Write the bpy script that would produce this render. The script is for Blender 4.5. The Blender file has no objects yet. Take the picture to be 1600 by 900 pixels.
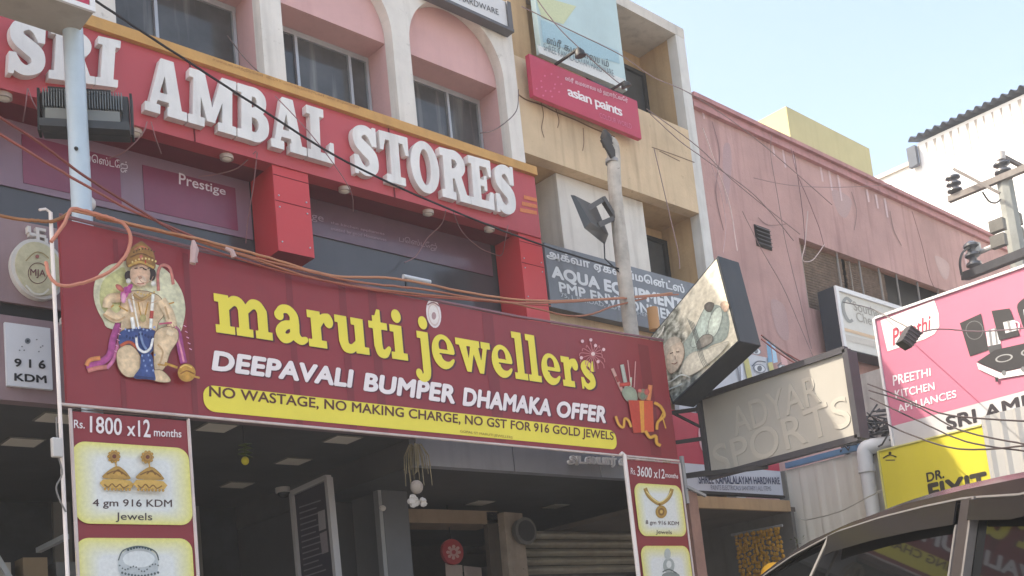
import bpy, math, random
import numpy as np
from mathutils import Vector
random.seed(7)
sc = bpy.context.scene
C = sc.collection
rad = math.radians
# ------------------------------------------------------------------ camera
F, CX, CY = 1672.35, 976.43, 816.46
CAMZ = 1.35
def _rot(r, p, y):
    cr, sr, cp, sp, cy, sy = math.cos(r), math.sin(r), math.cos(p), math.sin(p), math.cos(y), math.sin(y)
    Ry = np.array([[cy, 0, -sy], [0, 1, 0], [sy, 0, cy]])
    Rx = np.array([[1, 0, 0], [0, cp, sp], [0, -sp, cp]])
    Rz = np.array([[cr, -sr, 0], [sr, cr, 0], [0, 0, 1]])
    return Rz @ Rx @ Ry
MAT = _rot(-.117135772, .133240657, .816801209) @ np.array([[1, 0, 0], [0, 0, -1], [0, 1, 0.]])
cam = bpy.data.cameras.new('camera'); camo = bpy.data.objects.new('camera', cam); C.objects.link(camo)
from mathutils import Matrix
camo.matrix_world = Matrix(((MAT[0][0], -MAT[1][0], -MAT[2][0], 0), (MAT[0][1], -MAT[1][1], -MAT[2][1], 0),
                            (MAT[0][2], -MAT[1][2], -MAT[2][2], CAMZ), (0, 0, 0, 1)))
cam.sensor_width = 36; cam.lens = F / 1600 * 36
cam.shift_x = (800 - CX) / 1600; cam.shift_y = (CY - 450) / 1600
cam.clip_start = .05; cam.clip_end = 2000
sc.camera = camo
# ------------------------------------------------------------------ sky, sun, exposure
SUN = Vector((-1, .72, 1.4)).normalized()
w = bpy.data.worlds.new('World'); sc.world = w; w.use_nodes = True
nt = w.node_tree; bg = nt.nodes['Background']
sky = nt.nodes.new('ShaderNodeTexSky'); sky.sky_type = 'NISHITA'; sky.sun_disc = False
sky.sun_elevation = math.asin(SUN.z); sky.sun_rotation = math.atan2(SUN.x, SUN.y)
sky.air_density = 1.0; sky.dust_density = 3.5; sky.ozone_density = 1.0
nt.links.new(sky.outputs[0], bg.inputs[0]); bg.inputs[1].default_value = .15
sl = bpy.data.lights.new('sun', 'SUN'); sl.energy = 2.0; sl.angle = rad(.5); sl.color = (1, .975, .93)
so = bpy.data.objects.new('sun', sl); C.objects.link(so); so.rotation_euler = SUN.to_track_quat('Z', 'Y').to_euler()
so.location = (-20, 6, 30)
vs = sc.view_settings; vs.view_transform = 'Standard'; vs.look = 'None'; vs.gamma = 1; vs.use_curve_mapping = False
vs.exposure = 1.75
vs.use_white_balance = True; vs.white_balance_temperature = 7600; vs.white_balance_tint = 9
sc.cycles.max_bounces = 8; sc.cycles.diffuse_bounces = 4

# ------------------------------------------------------------------ pixel -> point on a real plane
def ray(px, py): return MAT.T @ np.array([(px - CX) / F, (py - CY) / F, 1.])
CAM = np.array([0, 0, CAMZ])
def U(px, py, ax, v):
    d = ray(px, py); i = 'xyz'.index(ax)
    return Vector(CAM + d * ((v - CAM[i]) / d[i]))
# ------------------------------------------------------------------ materials
def lin(c):
    return tuple(((x / 255) / 12.92 if x / 255 <= .04045 else ((x / 255 + .055) / 1.055) ** 2.4) for x in c[:3])
MATS = {}
def mat(name, rgb, rough=.75, var=.1, scale=2.5, streak=0., dirt=(70, 62, 55), bump=.0, bscale=60, metal=0, spec=.3, spots=0.):
    """rgb: sRGB; var: blotches; streak: vertical rain marks; spots: small chips"""
    if name in MATS: return MATS[name]
    m = bpy.data.materials.new(name); MATS[name] = m; m.use_nodes = True
    n = m.node_tree.nodes; L = m.node_tree.links.new; b = n['Principled BSDF']
    b.inputs['Roughness'].default_value = rough; b.inputs['Metallic'].default_value = metal
    b.inputs['Specular IOR Level'].default_value = spec
    g = n.new('ShaderNodeNewGeometry')
    no = n.new('ShaderNodeTexNoise'); no.inputs['Scale'].default_value = scale; no.inputs['Detail'].default_value = 7
    no.inputs['Roughness'].default_value = .65; L(g.outputs['Position'], no.inputs['Vector'])
    mr = n.new('ShaderNodeMapRange'); mr.inputs[1].default_value = .3; mr.inputs[2].default_value = .7
    mr.inputs[3].default_value = 1 - var; mr.inputs[4].default_value = 1 + var; L(no.outputs[0], mr.inputs[0])
    mul = n.new('ShaderNodeVectorMath'); mul.operation = 'SCALE'; mul.inputs[0].default_value = lin(rgb)
    L(mr.outputs[0], mul.inputs['Scale']); out = mul.outputs[0]
    def over(fac_sock, colr, out):
        mx = n.new('ShaderNodeMix'); mx.data_type = 'RGBA'; L(fac_sock, mx.inputs['Factor'])
        L(out, mx.inputs['A']); mx.inputs['B'].default_value = (*lin(colr), 1); return mx.outputs['Result']
    if streak:
        mp = n.new('ShaderNodeMapping'); mp.inputs['Scale'].default_value = (7, 7, .55); L(g.outputs['Position'], mp.inputs[0])
        n2 = n.new('ShaderNodeTexNoise'); n2.inputs['Scale'].default_value = 1.6; n2.inputs['Detail'].default_value = 6
        L(mp.outputs[0], n2.inputs['Vector'])
        m2 = n.new('ShaderNodeMapRange'); m2.inputs[1].default_value = .52; m2.inputs[2].default_value = .78
        m2.inputs[3].default_value = 0; m2.inputs[4].default_value = streak; L(n2.outputs[0], m2.inputs[0])
        out = over(m2.outputs[0], dirt, out)
    if spots:
        n3 = n.new('ShaderNodeTexNoise'); n3.inputs['Scale'].default_value = 14; n3.inputs['Detail'].default_value = 8
        n3.inputs['Roughness'].default_value = .75; L(g.outputs['Position'], n3.inputs['Vector'])
        m3 = n.new('ShaderNodeMapRange'); m3.inputs[1].default_value = .62; m3.inputs[2].default_value = .68
        m3.inputs[3].default_value = 0; m3.inputs[4].default_value = spots; L(n3.outputs[0], m3.inputs[0])
        out = over(m3.outputs[0], dirt, out)
    L(out, b.inputs['Base Color'])
    if bump:
        n4 = n.new('ShaderNodeTexNoise'); n4.inputs['Scale'].default_value = bscale; n4.inputs['Detail'].default_value = 5
        L(g.outputs['Position'], n4.inputs['Vector'])
        bp = n.new('ShaderNodeBump'); bp.inputs['Strength'].default_value = bump; bp.inputs['Distance'].default_value = .01
        L(n4.outputs[0], bp.inputs['Height']); L(bp.outputs[0], b.inputs['Normal'])
    return m
def ink(rgb, rough=.45):
    return mat('print_%02x%02x%02x' % tuple(int(v) for v in rgb), rgb, rough, .05, 4, .0, spec=.35)
def paint(rgb, rough=.7, **k):
    return mat('paint_%02x%02x%02x' % tuple(int(v) for v in rgb), rgb, rough, **k)
def color_mat(name='printed_colours', rough=.45, nscale=60, amp=.07):
    if name in MATS: return MATS[name]
    m = bpy.data.materials.new(name); MATS[name] = m; m.use_nodes = True
    n = m.node_tree.nodes; L = m.node_tree.links.new; b = n['Principled BSDF']
    a = n.new('ShaderNodeVertexColor'); a.layer_name = 'Col'
    no = n.new('ShaderNodeTexNoise'); no.inputs['Scale'].default_value = nscale; no.inputs['Detail'].default_value = 6
    g = n.new('ShaderNodeNewGeometry'); L(g.outputs['Position'], no.inputs['Vector'])
    mr = n.new('ShaderNodeMapRange'); mr.inputs[1].default_value = .3; mr.inputs[2].default_value = .7
    mr.inputs[3].default_value = 1 - amp; mr.inputs[4].default_value = 1 + amp; L(no.outputs[0], mr.inputs[0])
    mul = n.new('ShaderNodeVectorMath'); mul.operation = 'SCALE'; L(a.outputs[0], mul.inputs[0]); L(mr.outputs[0], mul.inputs['Scale'])
    L(mul.outputs[0], b.inputs['Base Color']); b.inputs['Roughness'].default_value = rough; b.inputs['Specular IOR Level'].default_value = .35
    return m
def glass(name, rgb=(20, 24, 28), rough=.06, spec=.6, var=.5, scale=1.5):
    return mat(name, rgb, rough, var, scale, spec=spec)
# ------------------------------------------------------------------ mesh building
class MB:
    def __init__(s): s.v = []; s.f = []; s.c = None; s.smooth = False
    def add(s, vs, fs):
        o = len(s.v); s.v += [tuple(v) for v in vs]; s.f += [tuple(i + o for i in f) for f in fs]; return s
    def box(s, x0, x1, y0, y1, z0, z1):
        x0, x1 = sorted((x0, x1)); y0, y1 = sorted((y0, y1)); z0, z1 = sorted((z0, z1))
        return s.hexa([(x0, y0, z0), (x1, y0, z0), (x1, y1, z0), (x0, y1, z0)], [(x0, y0, z1), (x1, y0, z1), (x1, y1, z1), (x0, y1, z1)])
    def hexa(s, a, b):
        return s.add(list(a) + list(b), [(3, 2, 1, 0), (4, 5, 6, 7), (0, 1, 5, 4), (1, 2, 6, 5), (2, 3, 7, 6), (3, 0, 4, 7)])
    def quadbox(s, q, n):          # four corners + thickness vector
        q = [Vector(p) for p in q]; n = Vector(n); return s.hexa(q, [p + n for p in q])
    def bar(s, a, b, wd, h=None, up=(0, 0, 1)):
        a, b = Vector(a), Vector(b); d = (b - a).normalized(); u = Vector(up)
        if abs(d.dot(u)) > .95: u = Vector((1, 0, 0))
        r = d.cross(u).normalized(); u = r.cross(d); h = h or wd; r = r * wd / 2; u = u * h / 2
        return s.hexa([a - r - u, a + r - u, a + r + u, a - r + u], [b - r - u, b + r - u, b + r + u, b - r + u])
    def tube(s, pts, r, n=8, cap=True):
        pts = [Vector(p) for p in pts]; rs = r if isinstance(r, (list, tuple)) else [r] * len(pts)
        vs, fs = [], []; pu = None
        for i, p in enumerate(pts):
            d = (pts[min(i + 1, len(pts) - 1)] - pts[max(i - 1, 0)]).normalized()
            u = pu - d * pu.dot(d) if pu is not None else (Vector((0, 0, 1)) if abs(d.z) < .9 else Vector((1, 0, 0)))
            u = (u - d * u.dot(d)).normalized(); pu = u; q = d.cross(u)
            vs += [p + (u * math.cos(2 * math.pi * k / n) + q * math.sin(2 * math.pi * k / n)) * rs[i] for k in range(n)]
        for i in range(len(pts) - 1):
            for k in range(n):
                fs.append((i * n + k, i * n + (k + 1) % n, (i + 1) * n + (k + 1) % n, (i + 1) * n + k))
        if cap: fs += [tuple(range(n))[::-1], tuple(range((len(pts) - 1) * n, len(pts) * n))]
        s.smooth = True
        return s.add(vs, fs)
    def ball(s, c, rx, ry=None, rz=None, n=12, jit=0):
        c = Vector(c); ry = ry or rx; rz = rz or rx; vs, fs = [], []; m = n // 2
        for i in range(m + 1):
            t = math.pi * i / m
            for k in range(n):
                a = 2 * math.pi * k / n; j = 1 + random.uniform(-jit, jit)
                vs.append(c + Vector((rx * math.sin(t) * math.cos(a) * j, ry * math.sin(t) * math.sin(a) * j, rz * math.cos(t) * j)))
        for i in range(m):
            for k in range(n): fs.append((i * n + k, (i + 1) * n + k, (i + 1) * n + (k + 1) % n, i * n + (k + 1) % n))
        s.smooth = True
        return s.add(vs, fs)
    def grid(s, fn, nu, nv):
        vs = [fn(i / nu, j / nv) for j in range(nv + 1) for i in range(nu + 1)]
        return s.add(vs, [(j * (nu + 1) + i, j * (nu + 1) + i + 1, (j + 1) * (nu + 1) + i + 1, (j + 1) * (nu + 1) + i) for j in range(nv) for i in range(nu)])
    def poly(s, pts): return s.add(pts, [tuple(range(len(pts)))])
BASE = {}
def tag(o, label=None, cat=None, group=None, kind=None):
    for k, v in (('label', label), ('category', cat), ('group', group), ('kind', kind)):
        if v: o[k] = v
    return o
def thing(name, label, cat, loc, group=None):
    o = bpy.data.objects.new(name, None); C.objects.link(o); o.location = loc; o.empty_display_size = .1
    BASE[o.name] = Vector(loc); return tag(o, label, cat, group)
def put(name, mb, m, parent=None, label=None, bevel=0):
    base = BASE[parent.name] if parent else None
    V = [Vector(v) for v in mb.v]
    if base is None:
        lo = [min(v[i] for v in V) for i in range(3)]; hi = [max(v[i] for v in V) for i in range(3)]
        base = Vector(((lo[0] + hi[0]) / 2, (lo[1] + hi[1]) / 2, lo[2]))
    me = bpy.data.meshes.new(name); me.from_pydata([v - base for v in V], [], mb.f); me.update()
    o = bpy.data.objects.new(name, me); C.objects.link(o)
    me.materials.append(m)
    if mb.c is not None:
        at = me.color_attributes.new('Col', 'FLOAT_COLOR', 'POINT')
        for i, c in enumerate(mb.c): at.data[i].color = (*c, 1)
    if mb.smooth:
        for p in me.polygons: p.use_smooth = True
        me.set_sharp_from_angle(angle=rad(40))
    if bevel:
        md = o.modifiers.new('edge', 'BEVEL'); md.width = bevel; md.segments = 2; md.limit_method = 'ANGLE'; md.harden_normals = False
    if parent: o.parent = parent
    else: o.location = base
    BASE[o.name] = base
    if label: o['label'] = label
    return o
def solo(name, mb, m, label, cat, group=None, bevel=0): return tag(put(name, mb, m, None, None, bevel), label, cat, group)
def struct(name, mb, m): return tag(put(name, mb, m), kind='structure')
def spline(pts, n=6, closed=False):
    P = [Vector(p) for p in pts]; out = []; N = len(P)
    for i in range(N if closed else N - 1):
        if closed: a, b, c, d = P[i - 1], P[i], P[(i + 1) % N], P[(i + 2) % N]
        else: a, b, c, d = P[max(i - 1, 0)], P[i], P[i + 1], P[min(i + 2, N - 1)]
        for k in range(n):
            t = k / n
            out.append(.5 * ((2 * b) + (c - a) * t + (2 * a - 5 * b + 4 * c - d) * t * t + (3 * b - a - 3 * c + d) * t ** 3))
    if not closed: out.append(P[-1])
    return out
# ------------------------------------------------------------------ flat outlines (lettering, plates)
def curve_mesh(cu):
    o = bpy.data.objects.new('tmp', cu); C.objects.link(o); bpy.context.view_layer.update()
    dg = bpy.context.evaluated_depsgraph_get(); me = o.evaluated_get(dg).to_mesh()
    vs = [tuple(v.co) for v in me.vertices]; fs = [tuple(p.vertices) for p in me.polygons]
    o.evaluated_get(dg).to_mesh_clear(); bpy.data.objects.remove(o); bpy.data.curves.remove(cu)
    return vs, fs
def plate(loops, depth=0, bevel=0):
    cu = bpy.data.curves.new('tmp', 'CURVE'); cu.dimensions = '2D'; cu.fill_mode = 'BOTH'; cu.extrude = depth / 2
    cu.bevel_depth = bevel; cu.bevel_resolution = 1
    for lp in loops:
        sp = cu.splines.new('POLY'); sp.points.add(len(lp) - 1); sp.use_cyclic_u = True
        for p, q in zip(sp.points, lp): p.co = (q[0], q[1], 0, 1)
    return curve_mesh(cu)
def text_mesh(body, bold=0, shear=0, depth=0, space=1):
    cu = bpy.data.curves.new('tmp', 'FONT'); cu.body = body; cu.offset = bold if depth else 0; cu.shear = shear; cu.extrude = depth / 2
    cu.resolution_u = 4; cu.space_character = space + bold * .8
    vs, fs = curve_mesh(cu)
    if bold and not depth:       # heavier strokes: the same sheet laid again around itself, a hair apart
        V, Fc = list(vs), list(fs); n = len(vs)
        for i in range(8):
            a = i * math.pi / 4; V += [(x + bold * math.cos(a), y + bold * math.sin(a), z - (i + 1) * .00012) for x, y, z in vs]
            Fc += [tuple(k + (i + 1) * n for k in f) for f in fs]
        return V, Fc
    return vs, fs
def quadmap(mesh, quad, n, off, depth_scale=1, bbox=None):
    vs, fs = mesh; tl, tr, br, bl = quad; n = Vector(n)
    if bbox is None: bbox = (min(v[0] for v in vs), max(v[0] for v in vs), min(v[1] for v in vs), max(v[1] for v in vs))
    x0, x1, y0, y1 = bbox; out = []
    for v in vs:
        a = (v[0] - x0) / (x1 - x0); b = (v[1] - y0) / (y1 - y0)
        p = (bl * (1 - a) + br * a) * (1 - b) + (tl * (1 - a) + tr * a) * b
        out.append(p + n * (off + v[2] * depth_scale))
    return MB().add(out, fs)
# hand-drawn slab-serif letters: shapes united on a grid, outline traced
def trace(ops, wd, y0=-.36, y1=1.1, res=72):
    h = 1 / res; xs = np.arange(-.12, wd + .12, h); ys = np.arange(y0, y1, h); X, Y = np.meshgrid(xs, ys)
    D = np.full(X.shape, -9.)
    for o in ops:
        k = o[0]
        if k.lower() == 'r': x0, a, x1, b = o[1:]; d = np.minimum(np.minimum(X - x0, x1 - X), np.minimum(Y - a, b - Y))
        elif k.lower() == 'e':
            cx, cy, rx, ry = o[1:]; d = (1 - np.sqrt(((X - cx) / rx) ** 2 + ((Y - cy) / ry) ** 2)) * min(rx, ry)
        elif k.lower() == 'p':
            P = o[1]; d = np.full(X.shape, 9.)
            for i in range(len(P)):       # convex, counter-clockwise
                ax, ay = P[i]; bx, by = P[(i + 1) % len(P)]; l = math.hypot(bx - ax, by - ay)
                d = np.minimum(d, ((bx - ax) * (Y - ay) - (by - ay) * (X - ax)) / l)
        else:
            P, rr = o[1], o[2]; rr = rr if isinstance(rr, (list, tuple)) else [rr] * len(P)
            if k == 'c' or k == 'C':
                t = np.linspace(0, len(P) - 1, (len(P) - 1) * 8 + 1)
                rr = list(np.interp(t, range(len(P)), rr)); P = [(p.x, p.y) for p in spline([(a, b, 0) for a, b in P], 8)]
            d = np.full(X.shape, -9.)
            for i in range(len(P) - 1):
                ax, ay = P[i]; bx, by = P[i + 1]; q = (bx - ax) ** 2 + (by - ay) ** 2 + 1e-9
                t = np.clip(((X - ax) * (bx - ax) + (Y - ay) * (by - ay)) / q, 0, 1)
                d = np.maximum(d, rr[i] + (rr[i + 1] - rr[i]) * t - np.hypot(X - ax - t * (bx - ax), Y - ay - t * (by - ay)))
        D = np.minimum(D, -d) if k.isupper() else np.maximum(D, d)
    D[0, :] = D[-1, :] = -1; D[:, 0] = D[:, -1] = -1
    D = np.where(np.abs(D) < 1e-5, -1e-5, D)
    seg = {}
    I = D > 0; code = I[:-1, :-1] * 1 + I[:-1, 1:] * 2 + I[1:, 1:] * 4 + I[1:, :-1] * 8
    def ptx(e):
        j, i, hz = e
        if hz: t = D[j, i] / (D[j, i] - D[j, i + 1]); return (xs[0] + (i + t) * h, ys[0] + j * h)
        t = D[j, i] / (D[j, i] - D[j + 1, i]); return (xs[0] + i * h, ys[0] + (j + t) * h)
    T = {1: [(3, 0)], 2: [(0, 1)], 3: [(3, 1)], 4: [(1, 2)], 5: [(3, 2), (1, 0)], 6: [(0, 2)], 7: [(3, 2)], 8: [(2, 3)], 9: [(2, 0)], 10: [(0, 3), (2, 1)], 11: [(2, 1)], 12: [(1, 3)], 13: [(1, 0)], 14: [(0, 3)]}
    for j, i in zip(*np.nonzero((code > 0) & (code < 15))):
        E4 = [(j, i, 1), (j, i + 1, 0), (j + 1, i, 1), (j, i, 0)]
        for a, b in T[int(code[j, i])]: seg[E4[a]] = E4[b]
    loops = []
    while seg:
        st = next(iter(seg)); lp = []; e = st
        while e in seg: lp.append(ptx(e)); e = seg.pop(e)
        lp = simp(lp, h * .14)
        if len(lp) > 3: loops.append(lp)
    return loops
def simp(lp, eps):
    P = np.array(lp); N = len(P); far = int(np.argmax(np.hypot(*(P - P[0]).T)))
    def rdp(a, b):
        if b - a < 2: return [a]
        A, B = P[a], P[b % N]; d = B - A; l = math.hypot(*d) + 1e-12
        q = np.abs(d[0] * (P[a + 1:b, 1] - A[1]) - d[1] * (P[a + 1:b, 0] - A[0])) / l
        k = int(np.argmax(q))
        if q[k] < eps: return [a]
        k += a + 1; return rdp(a, k) + rdp(k, b)
    return [tuple(P[i]) for i in rdp(0, far) + rdp(far, N)]
s_ = .16
SLAB = {
 'S': (.74, [('c', [(.60, .70), (.52, .86), (.36, .91), (.18, .82), (.19, .65), (.36, .53), (.55, .40), (.57, .20), (.39, .09), (.22, .14), (.13, .30)], [.07, .10, .09, .115, .13, .14, .14, .12, .09, .10, .07]),
             ('p', [(.55, .62), (.69, .62), (.69, 1.0), (.59, 1.0)]), ('p', [(.04, 0), (.14, 0), (.18, .38), (.04, .38)])]),
 'R': (.86, [('r', .10, 0, .36, 1), ('r', 0, .0, .44, s_), ('r', 0, 1 - s_, .4, 1), ('c', [(.3, .905), (.5, .905), (.645, .80), (.65, .68), (.52, .56), (.3, .52)], [.095, .095, .12, .13, .11, .09]),
             ('p', [(.40, .5), (.60, 0), (.86, 0), (.64, .52)]), ('r', .56, 0, .90, s_)]),
 'I': (.46, [('r', .1, 0, .36, 1), ('r', 0, 0, .46, s_), ('r', 0, 1 - s_, .46, 1)]),
 'A': (.92, [('p', [(.06, 0), (.20, 0), (.50, 1), (.30, 1)]), ('p', [(.58, 0), (.86, 0), (.60, 1), (.34, 1)]), ('r', .2, .24, .7, .38), ('r', 0, 0, .34, s_), ('r', .5, 0, .94, s_)]),
 'M': (1.12, [('r', .1, 0, .28, 1), ('r', .80, 0, 1.04, 1), ('p', [(.44, .12), (.64, .12), (.36, 1), (.1, 1)]), ('p', [(.46, .12), (.62, .12), (1.0, 1), (.78, 1)]), ('r', 0, 0, .38, s_), ('r', .7, 0, 1.14, s_), ('r', 0, 1 - s_, .3, 1), ('r', .84, 1 - s_, 1.14, 1)]),
 'B': (.80, [('r', .1, 0, .36, 1), ('r', 0, 0, .45, s_), ('r', 0, 1 - s_, .45, 1), ('c', [(.3, .91), (.48, .91), (.60, .82), (.60, .68), (.48, .56), (.3, .53)], [.09, .09, .12, .12, .09, .07]),
             ('c', [(.3, .51), (.5, .5), (.65, .40), (.65, .23), (.5, .09), (.3, .09)], [.07, .08, .13, .13, .09, .09])]),
 'L': (.74, [('r', .1, 0, .36, 1), ('r', 0, 0, .74, s_), ('r', 0, 1 - s_, .48, 1), ('p', [(.54, 0), (.74, 0), (.74, .4), (.64, .4)])]),
 'T': (.82, [('r', .28, 0, .54, 1), ('r', .14, 0, .68, s_), ('r', 0, 1 - s_, .82, 1), ('p', [(0, .62), (.09, .62), (.2, 1), (0, 1)]), ('p', [(.73, .62), (.82, .62), (.82, 1), (.62, 1)])]),
 'O': (.86, [('e', .43, .5, .43, .52), ('E', .43, .5, .17, .36)]),
 'E': (.78, [('r', .1, 0, .36, 1), ('r', 0, 0, .76, s_), ('r', 0, 1 - s_, .74, 1), ('r', .3, .44, .56, .57), ('p', [(.56, 0), (.78, 0), (.78, .36), (.68, .36)]), ('p', [(.66, .66), (.74, .66), (.74, 1), (.54, 1)]), ('r', .49, .36, .58, .66)]),
 'm': (1.12, [('r', .08, 0, .28, .62), ('r', 0, 0, .37, .13), ('r', 0, .5, .28, .63), ('c', [(.24, .44), (.36, .55), (.48, .54), (.555, .44)], [.06, .08, .09, .10]), ('r', .455, 0, .655, .45), ('r', .40, 0, .73, .13),
              ('c', [(.62, .44), (.74, .55), (.86, .54), (.935, .44)], [.06, .08, .09, .10]), ('r', .835, 0, 1.035, .45), ('r', .78, 0, 1.12, .13)]),
 'a': (.70, [('c', [(.12, .46), (.20, .56), (.34, .57), (.44, .48), (.45, .36), (.45, .16), (.56, .07), (.67, .10)], [.085, .07, .075, .09, .10, .10, .07, .05]), ('e', .14, .45, .09, .085),
             ('c', [(.42, .33), (.24, .29), (.14, .18), (.2, .08), (.32, .09), (.42, .18)], [.06, .08, .10, .09, .07, .06])]),
 'r': (.58, [('r', .08, 0, .29, .62), ('r', 0, 0, .40, .13), ('r', 0, .5, .29, .63), ('c', [(.26, .40), (.34, .52), (.46, .53)], [.05, .07, .09]), ('e', .47, .48, .105, .115)]),
 'u': (.76, [('r', .07, .18, .28, .63), ('r', 0, .5, .28, .63), ('c', [(.175, .2), (.22, .09), (.36, .07), (.5, .18)], [.105, .1, .075, .06]), ('r', .45, 0, .66, .63), ('r', .37, .5, .66, .63), ('r', .45, 0, .76, .13)]),
 't': (.48, [('r', .1, .18, .30, .74), ('p', [(.1, .6), (.3, .6), (.3, .86), (.22, .86)]), ('r', 0, .5, .45, .63), ('c', [(.2, .22), (.24, .09), (.36, .07), (.46, .17)], [.10, .095, .075, .045])]),
 'i': (.40, [('r', .09, 0, .30, .62), ('r', 0, 0, .40, .13), ('r', 0, .5, .3, .63), ('e', .19, .80, .12, .125)]),
 'j': (.36, [('r', .11, -.1, .32, .62), ('r', .02, .5, .32, .63), ('c', [(.215, .0), (.2, -.18), (.08, -.25), (-.02, -.19)], [.105, .095, .07, .06]), ('e', 0, -.16, .085, .08), ('e', .21, .80, .12, .125)]),
 'e': (.64, [('e', .31, .31, .31, .33), ('E', .31, .42, .115, .13), ('R', .2, .25, .5, .30), ('E', .40, .25, .15, .12), ('P', [(.42, .22), (.70, .12), (.70, .30), (.42, .30)]), ('c', [(.34, .06), (.48, .09), (.57, .17)], [.055, .05, .03]), ('r', .14, .28, .6, .355)]),
 'w': (.98, [('p', [(.26, 0), (.38, 0), (.28, .6), (.06, .6)]), ('p', [(.26, 0), (.38, 0), (.56, .6), (.44, .6)]), ('p', [(.62, 0), (.74, 0), (.62, .6), (.40, .6)]), ('p', [(.62, 0), (.74, 0), (.92, .6), (.80, .6)]), ('r', 0, .5, .36, .63), ('r', .36, .5, .68, .63), ('r', .72, .5, .99, .63)]),
 'l': (.40, [('r', .09, 0, .30, .95), ('r', 0, 0, .40, .13), ('r', 0, .83, .3, .96)]),
 's': (.56, [('c', [(.43, .46), (.36, .55), (.24, .56), (.15, .47), (.24, .36), (.40, .27), (.43, .15), (.28, .06), (.16, .1), (.1, .2)], [.05, .06, .065, .09, .10, .10, .09, .065, .06, .05]), ('p', [(.42, .40), (.51, .40), (.51, .63), (.45, .63)]), ('p', [(.03, 0), (.10, 0), (.13, .25), (.03, .25)])]),
}
_LP = {}
def slab_letters(word, gap=.05):
    out = []; x = 0
    for ch in word:
        if ch == ' ': x += .32; continue
        wd, ops = SLAB[ch]
        if ch not in _LP: _LP[ch] = trace(ops, wd)
        out.append((ch, [[(px + x, py) for px, py in lp] for lp in _LP[ch]])); x += wd + gap
    return out, x - gap
# ------------------------------------------------------------------ flat things on a plane
class Plane:
    def __init__(s, ax, v, sgn=-1): s.ax, s.v = ax, v; s.n = Vector([sgn if a == ax else 0 for a in 'xyz'])
    def w(s, px, py, off=0): return U(px, py, s.ax, s.v) + s.n * off
    def rect(s, *px):     # averaged upright rectangle from four pixel corners tl,tr,br,bl
        q = [s.w(*p) for p in px]; i = 0 if s.ax == 'y' else 1
        a, b = (q[0][i] + q[3][i]) / 2, (q[1][i] + q[2][i]) / 2; t, u = (q[0].z + q[1].z) / 2, (q[2].z + q[3].z) / 2
        f = (lambda h, z: Vector((h, s.v, z))) if s.ax == 'y' else (lambda h, z: Vector((s.v, h, z)))
        return [f(a, t), f(b, t), f(b, u), f(a, u)]
class Art:                # printed motif: flat colour shapes, each a hair above the last
    def __init__(s, pl, off=.004, step=.0006): s.p, s.o, s.st = pl, off, step; s.mb = MB(); s.mb.c = []; s.shade = 0
    def add(s, pts, rgb, smooth=0):
        if smooth: pts = [(p.x, p.y) for p in spline([(a, b, 0) for a, b in pts], smooth, True)]
        P = [s.p.w(a, b, s.o) for a, b in pts]; n = len(P); k = lin(rgb)
        if s.shade and n > 8:      # printed modelling: lighter middle, deeper rim
            s.mb.add(P + [sum(P, Vector()) / n], [(i, (i + 1) % n, n) for i in range(n)])
            s.mb.c += [tuple(v * (1 - s.shade) for v in k)] * n + [tuple(min(v * (1 + s.shade * .7), .92) for v in k)]
        else: s.mb.poly(P); s.mb.c += [k] * n
        s.o += s.st; return s
    def line(s, pts, rgb, outline, wd=.9, smooth=4):
        s.add(pts, rgb, smooth); P = [(p.x, p.y) for p in spline([(a, b, 0) for a, b in pts], smooth, True)]
        return s.stroke(P + P[:1], wd, outline, 0)
    def ell(s, cx, cy, rx, ry, rgb, rot=0, n=20):
        c, q = math.cos(rad(rot)), math.sin(rad(rot))
        return s.add([(cx + rx * math.cos(t) * c - ry * math.sin(t) * q, cy + rx * math.cos(t) * q + ry * math.sin(t) * c) for t in [2 * math.pi * k / n for k in range(n)]], rgb)
    def stroke(s, pts, wd, rgb, smooth=1):
        P = [Vector((a, b, 0)) for a, b in pts]
        if smooth and len(P) > 2: P = spline(P, 5)
        L, Rr = [], []
        for i, p in enumerate(P):
            d = P[min(i + 1, len(P) - 1)] - P[max(i - 1, 0)]; d = d.normalized(); k = Vector((-d.y, d.x, 0)) * wd / 2
            L.append(p + k); Rr.append(p - k)
        if s.shade and wd >= 4:
            k = lin(rgb); m = len(P); o = s.o
            rows = [[s.p.w(q.x, q.y, o) for q in row] for row in (L, P, Rr)]
            s.mb.add([p for r in rows for p in r], [(r * m + i, r * m + i + 1, (r + 1) * m + i + 1, (r + 1) * m + i) for r in (0, 1) for i in range(m - 1)])
            for f_ in (1 - s.shade, 1 + s.shade * .7, 1 - s.shade): s.mb.c += [tuple(min(v * f_, .92) for v in k)] * m
            s.o += s.st; return s
        for i in range(len(P) - 1): s.add([(q.x, q.y) for q in (L[i], L[i + 1], Rr[i + 1], Rr[i])], rgb); s.o -= s.st
        s.o += s.st; return s
    def done(s, name, parent, label=None, m=None): return put(name, s.mb, m or color_mat(), parent, label)
def lettering(pl, body, quad, rgb, parent, off=.004, bold=.0, shear=0, name='lettering', rect=False, space=1, m=None):
    q = pl.rect(*quad) if rect else [pl.w(*p) for p in quad]
    return put(name, quadmap(text_mesh(body, bold, shear, 0, space), q, pl.n, off), m or ink(rgb), parent)
def rrect(q, r, n=6):     # rounded rectangle loop inside a world rect (tl,tr,br,bl)
    tl, tr, br, bl = q; u = (tr - tl); v = (bl - tl); lu, lv = u.length, v.length; u, v = u / lu, v / lv; out = []
    for cx, cy, a0 in ((lu - r, r, -90), (lu - r, lv - r, 0), (r, lv - r, 90), (r, r, 180)):
        for k in range(n + 1):
            a = rad(a0 + 90 * k / n); out.append(tl + u * (cx + r * math.cos(a)) + v * (cy + r * math.sin(a)))
    return out
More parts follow.
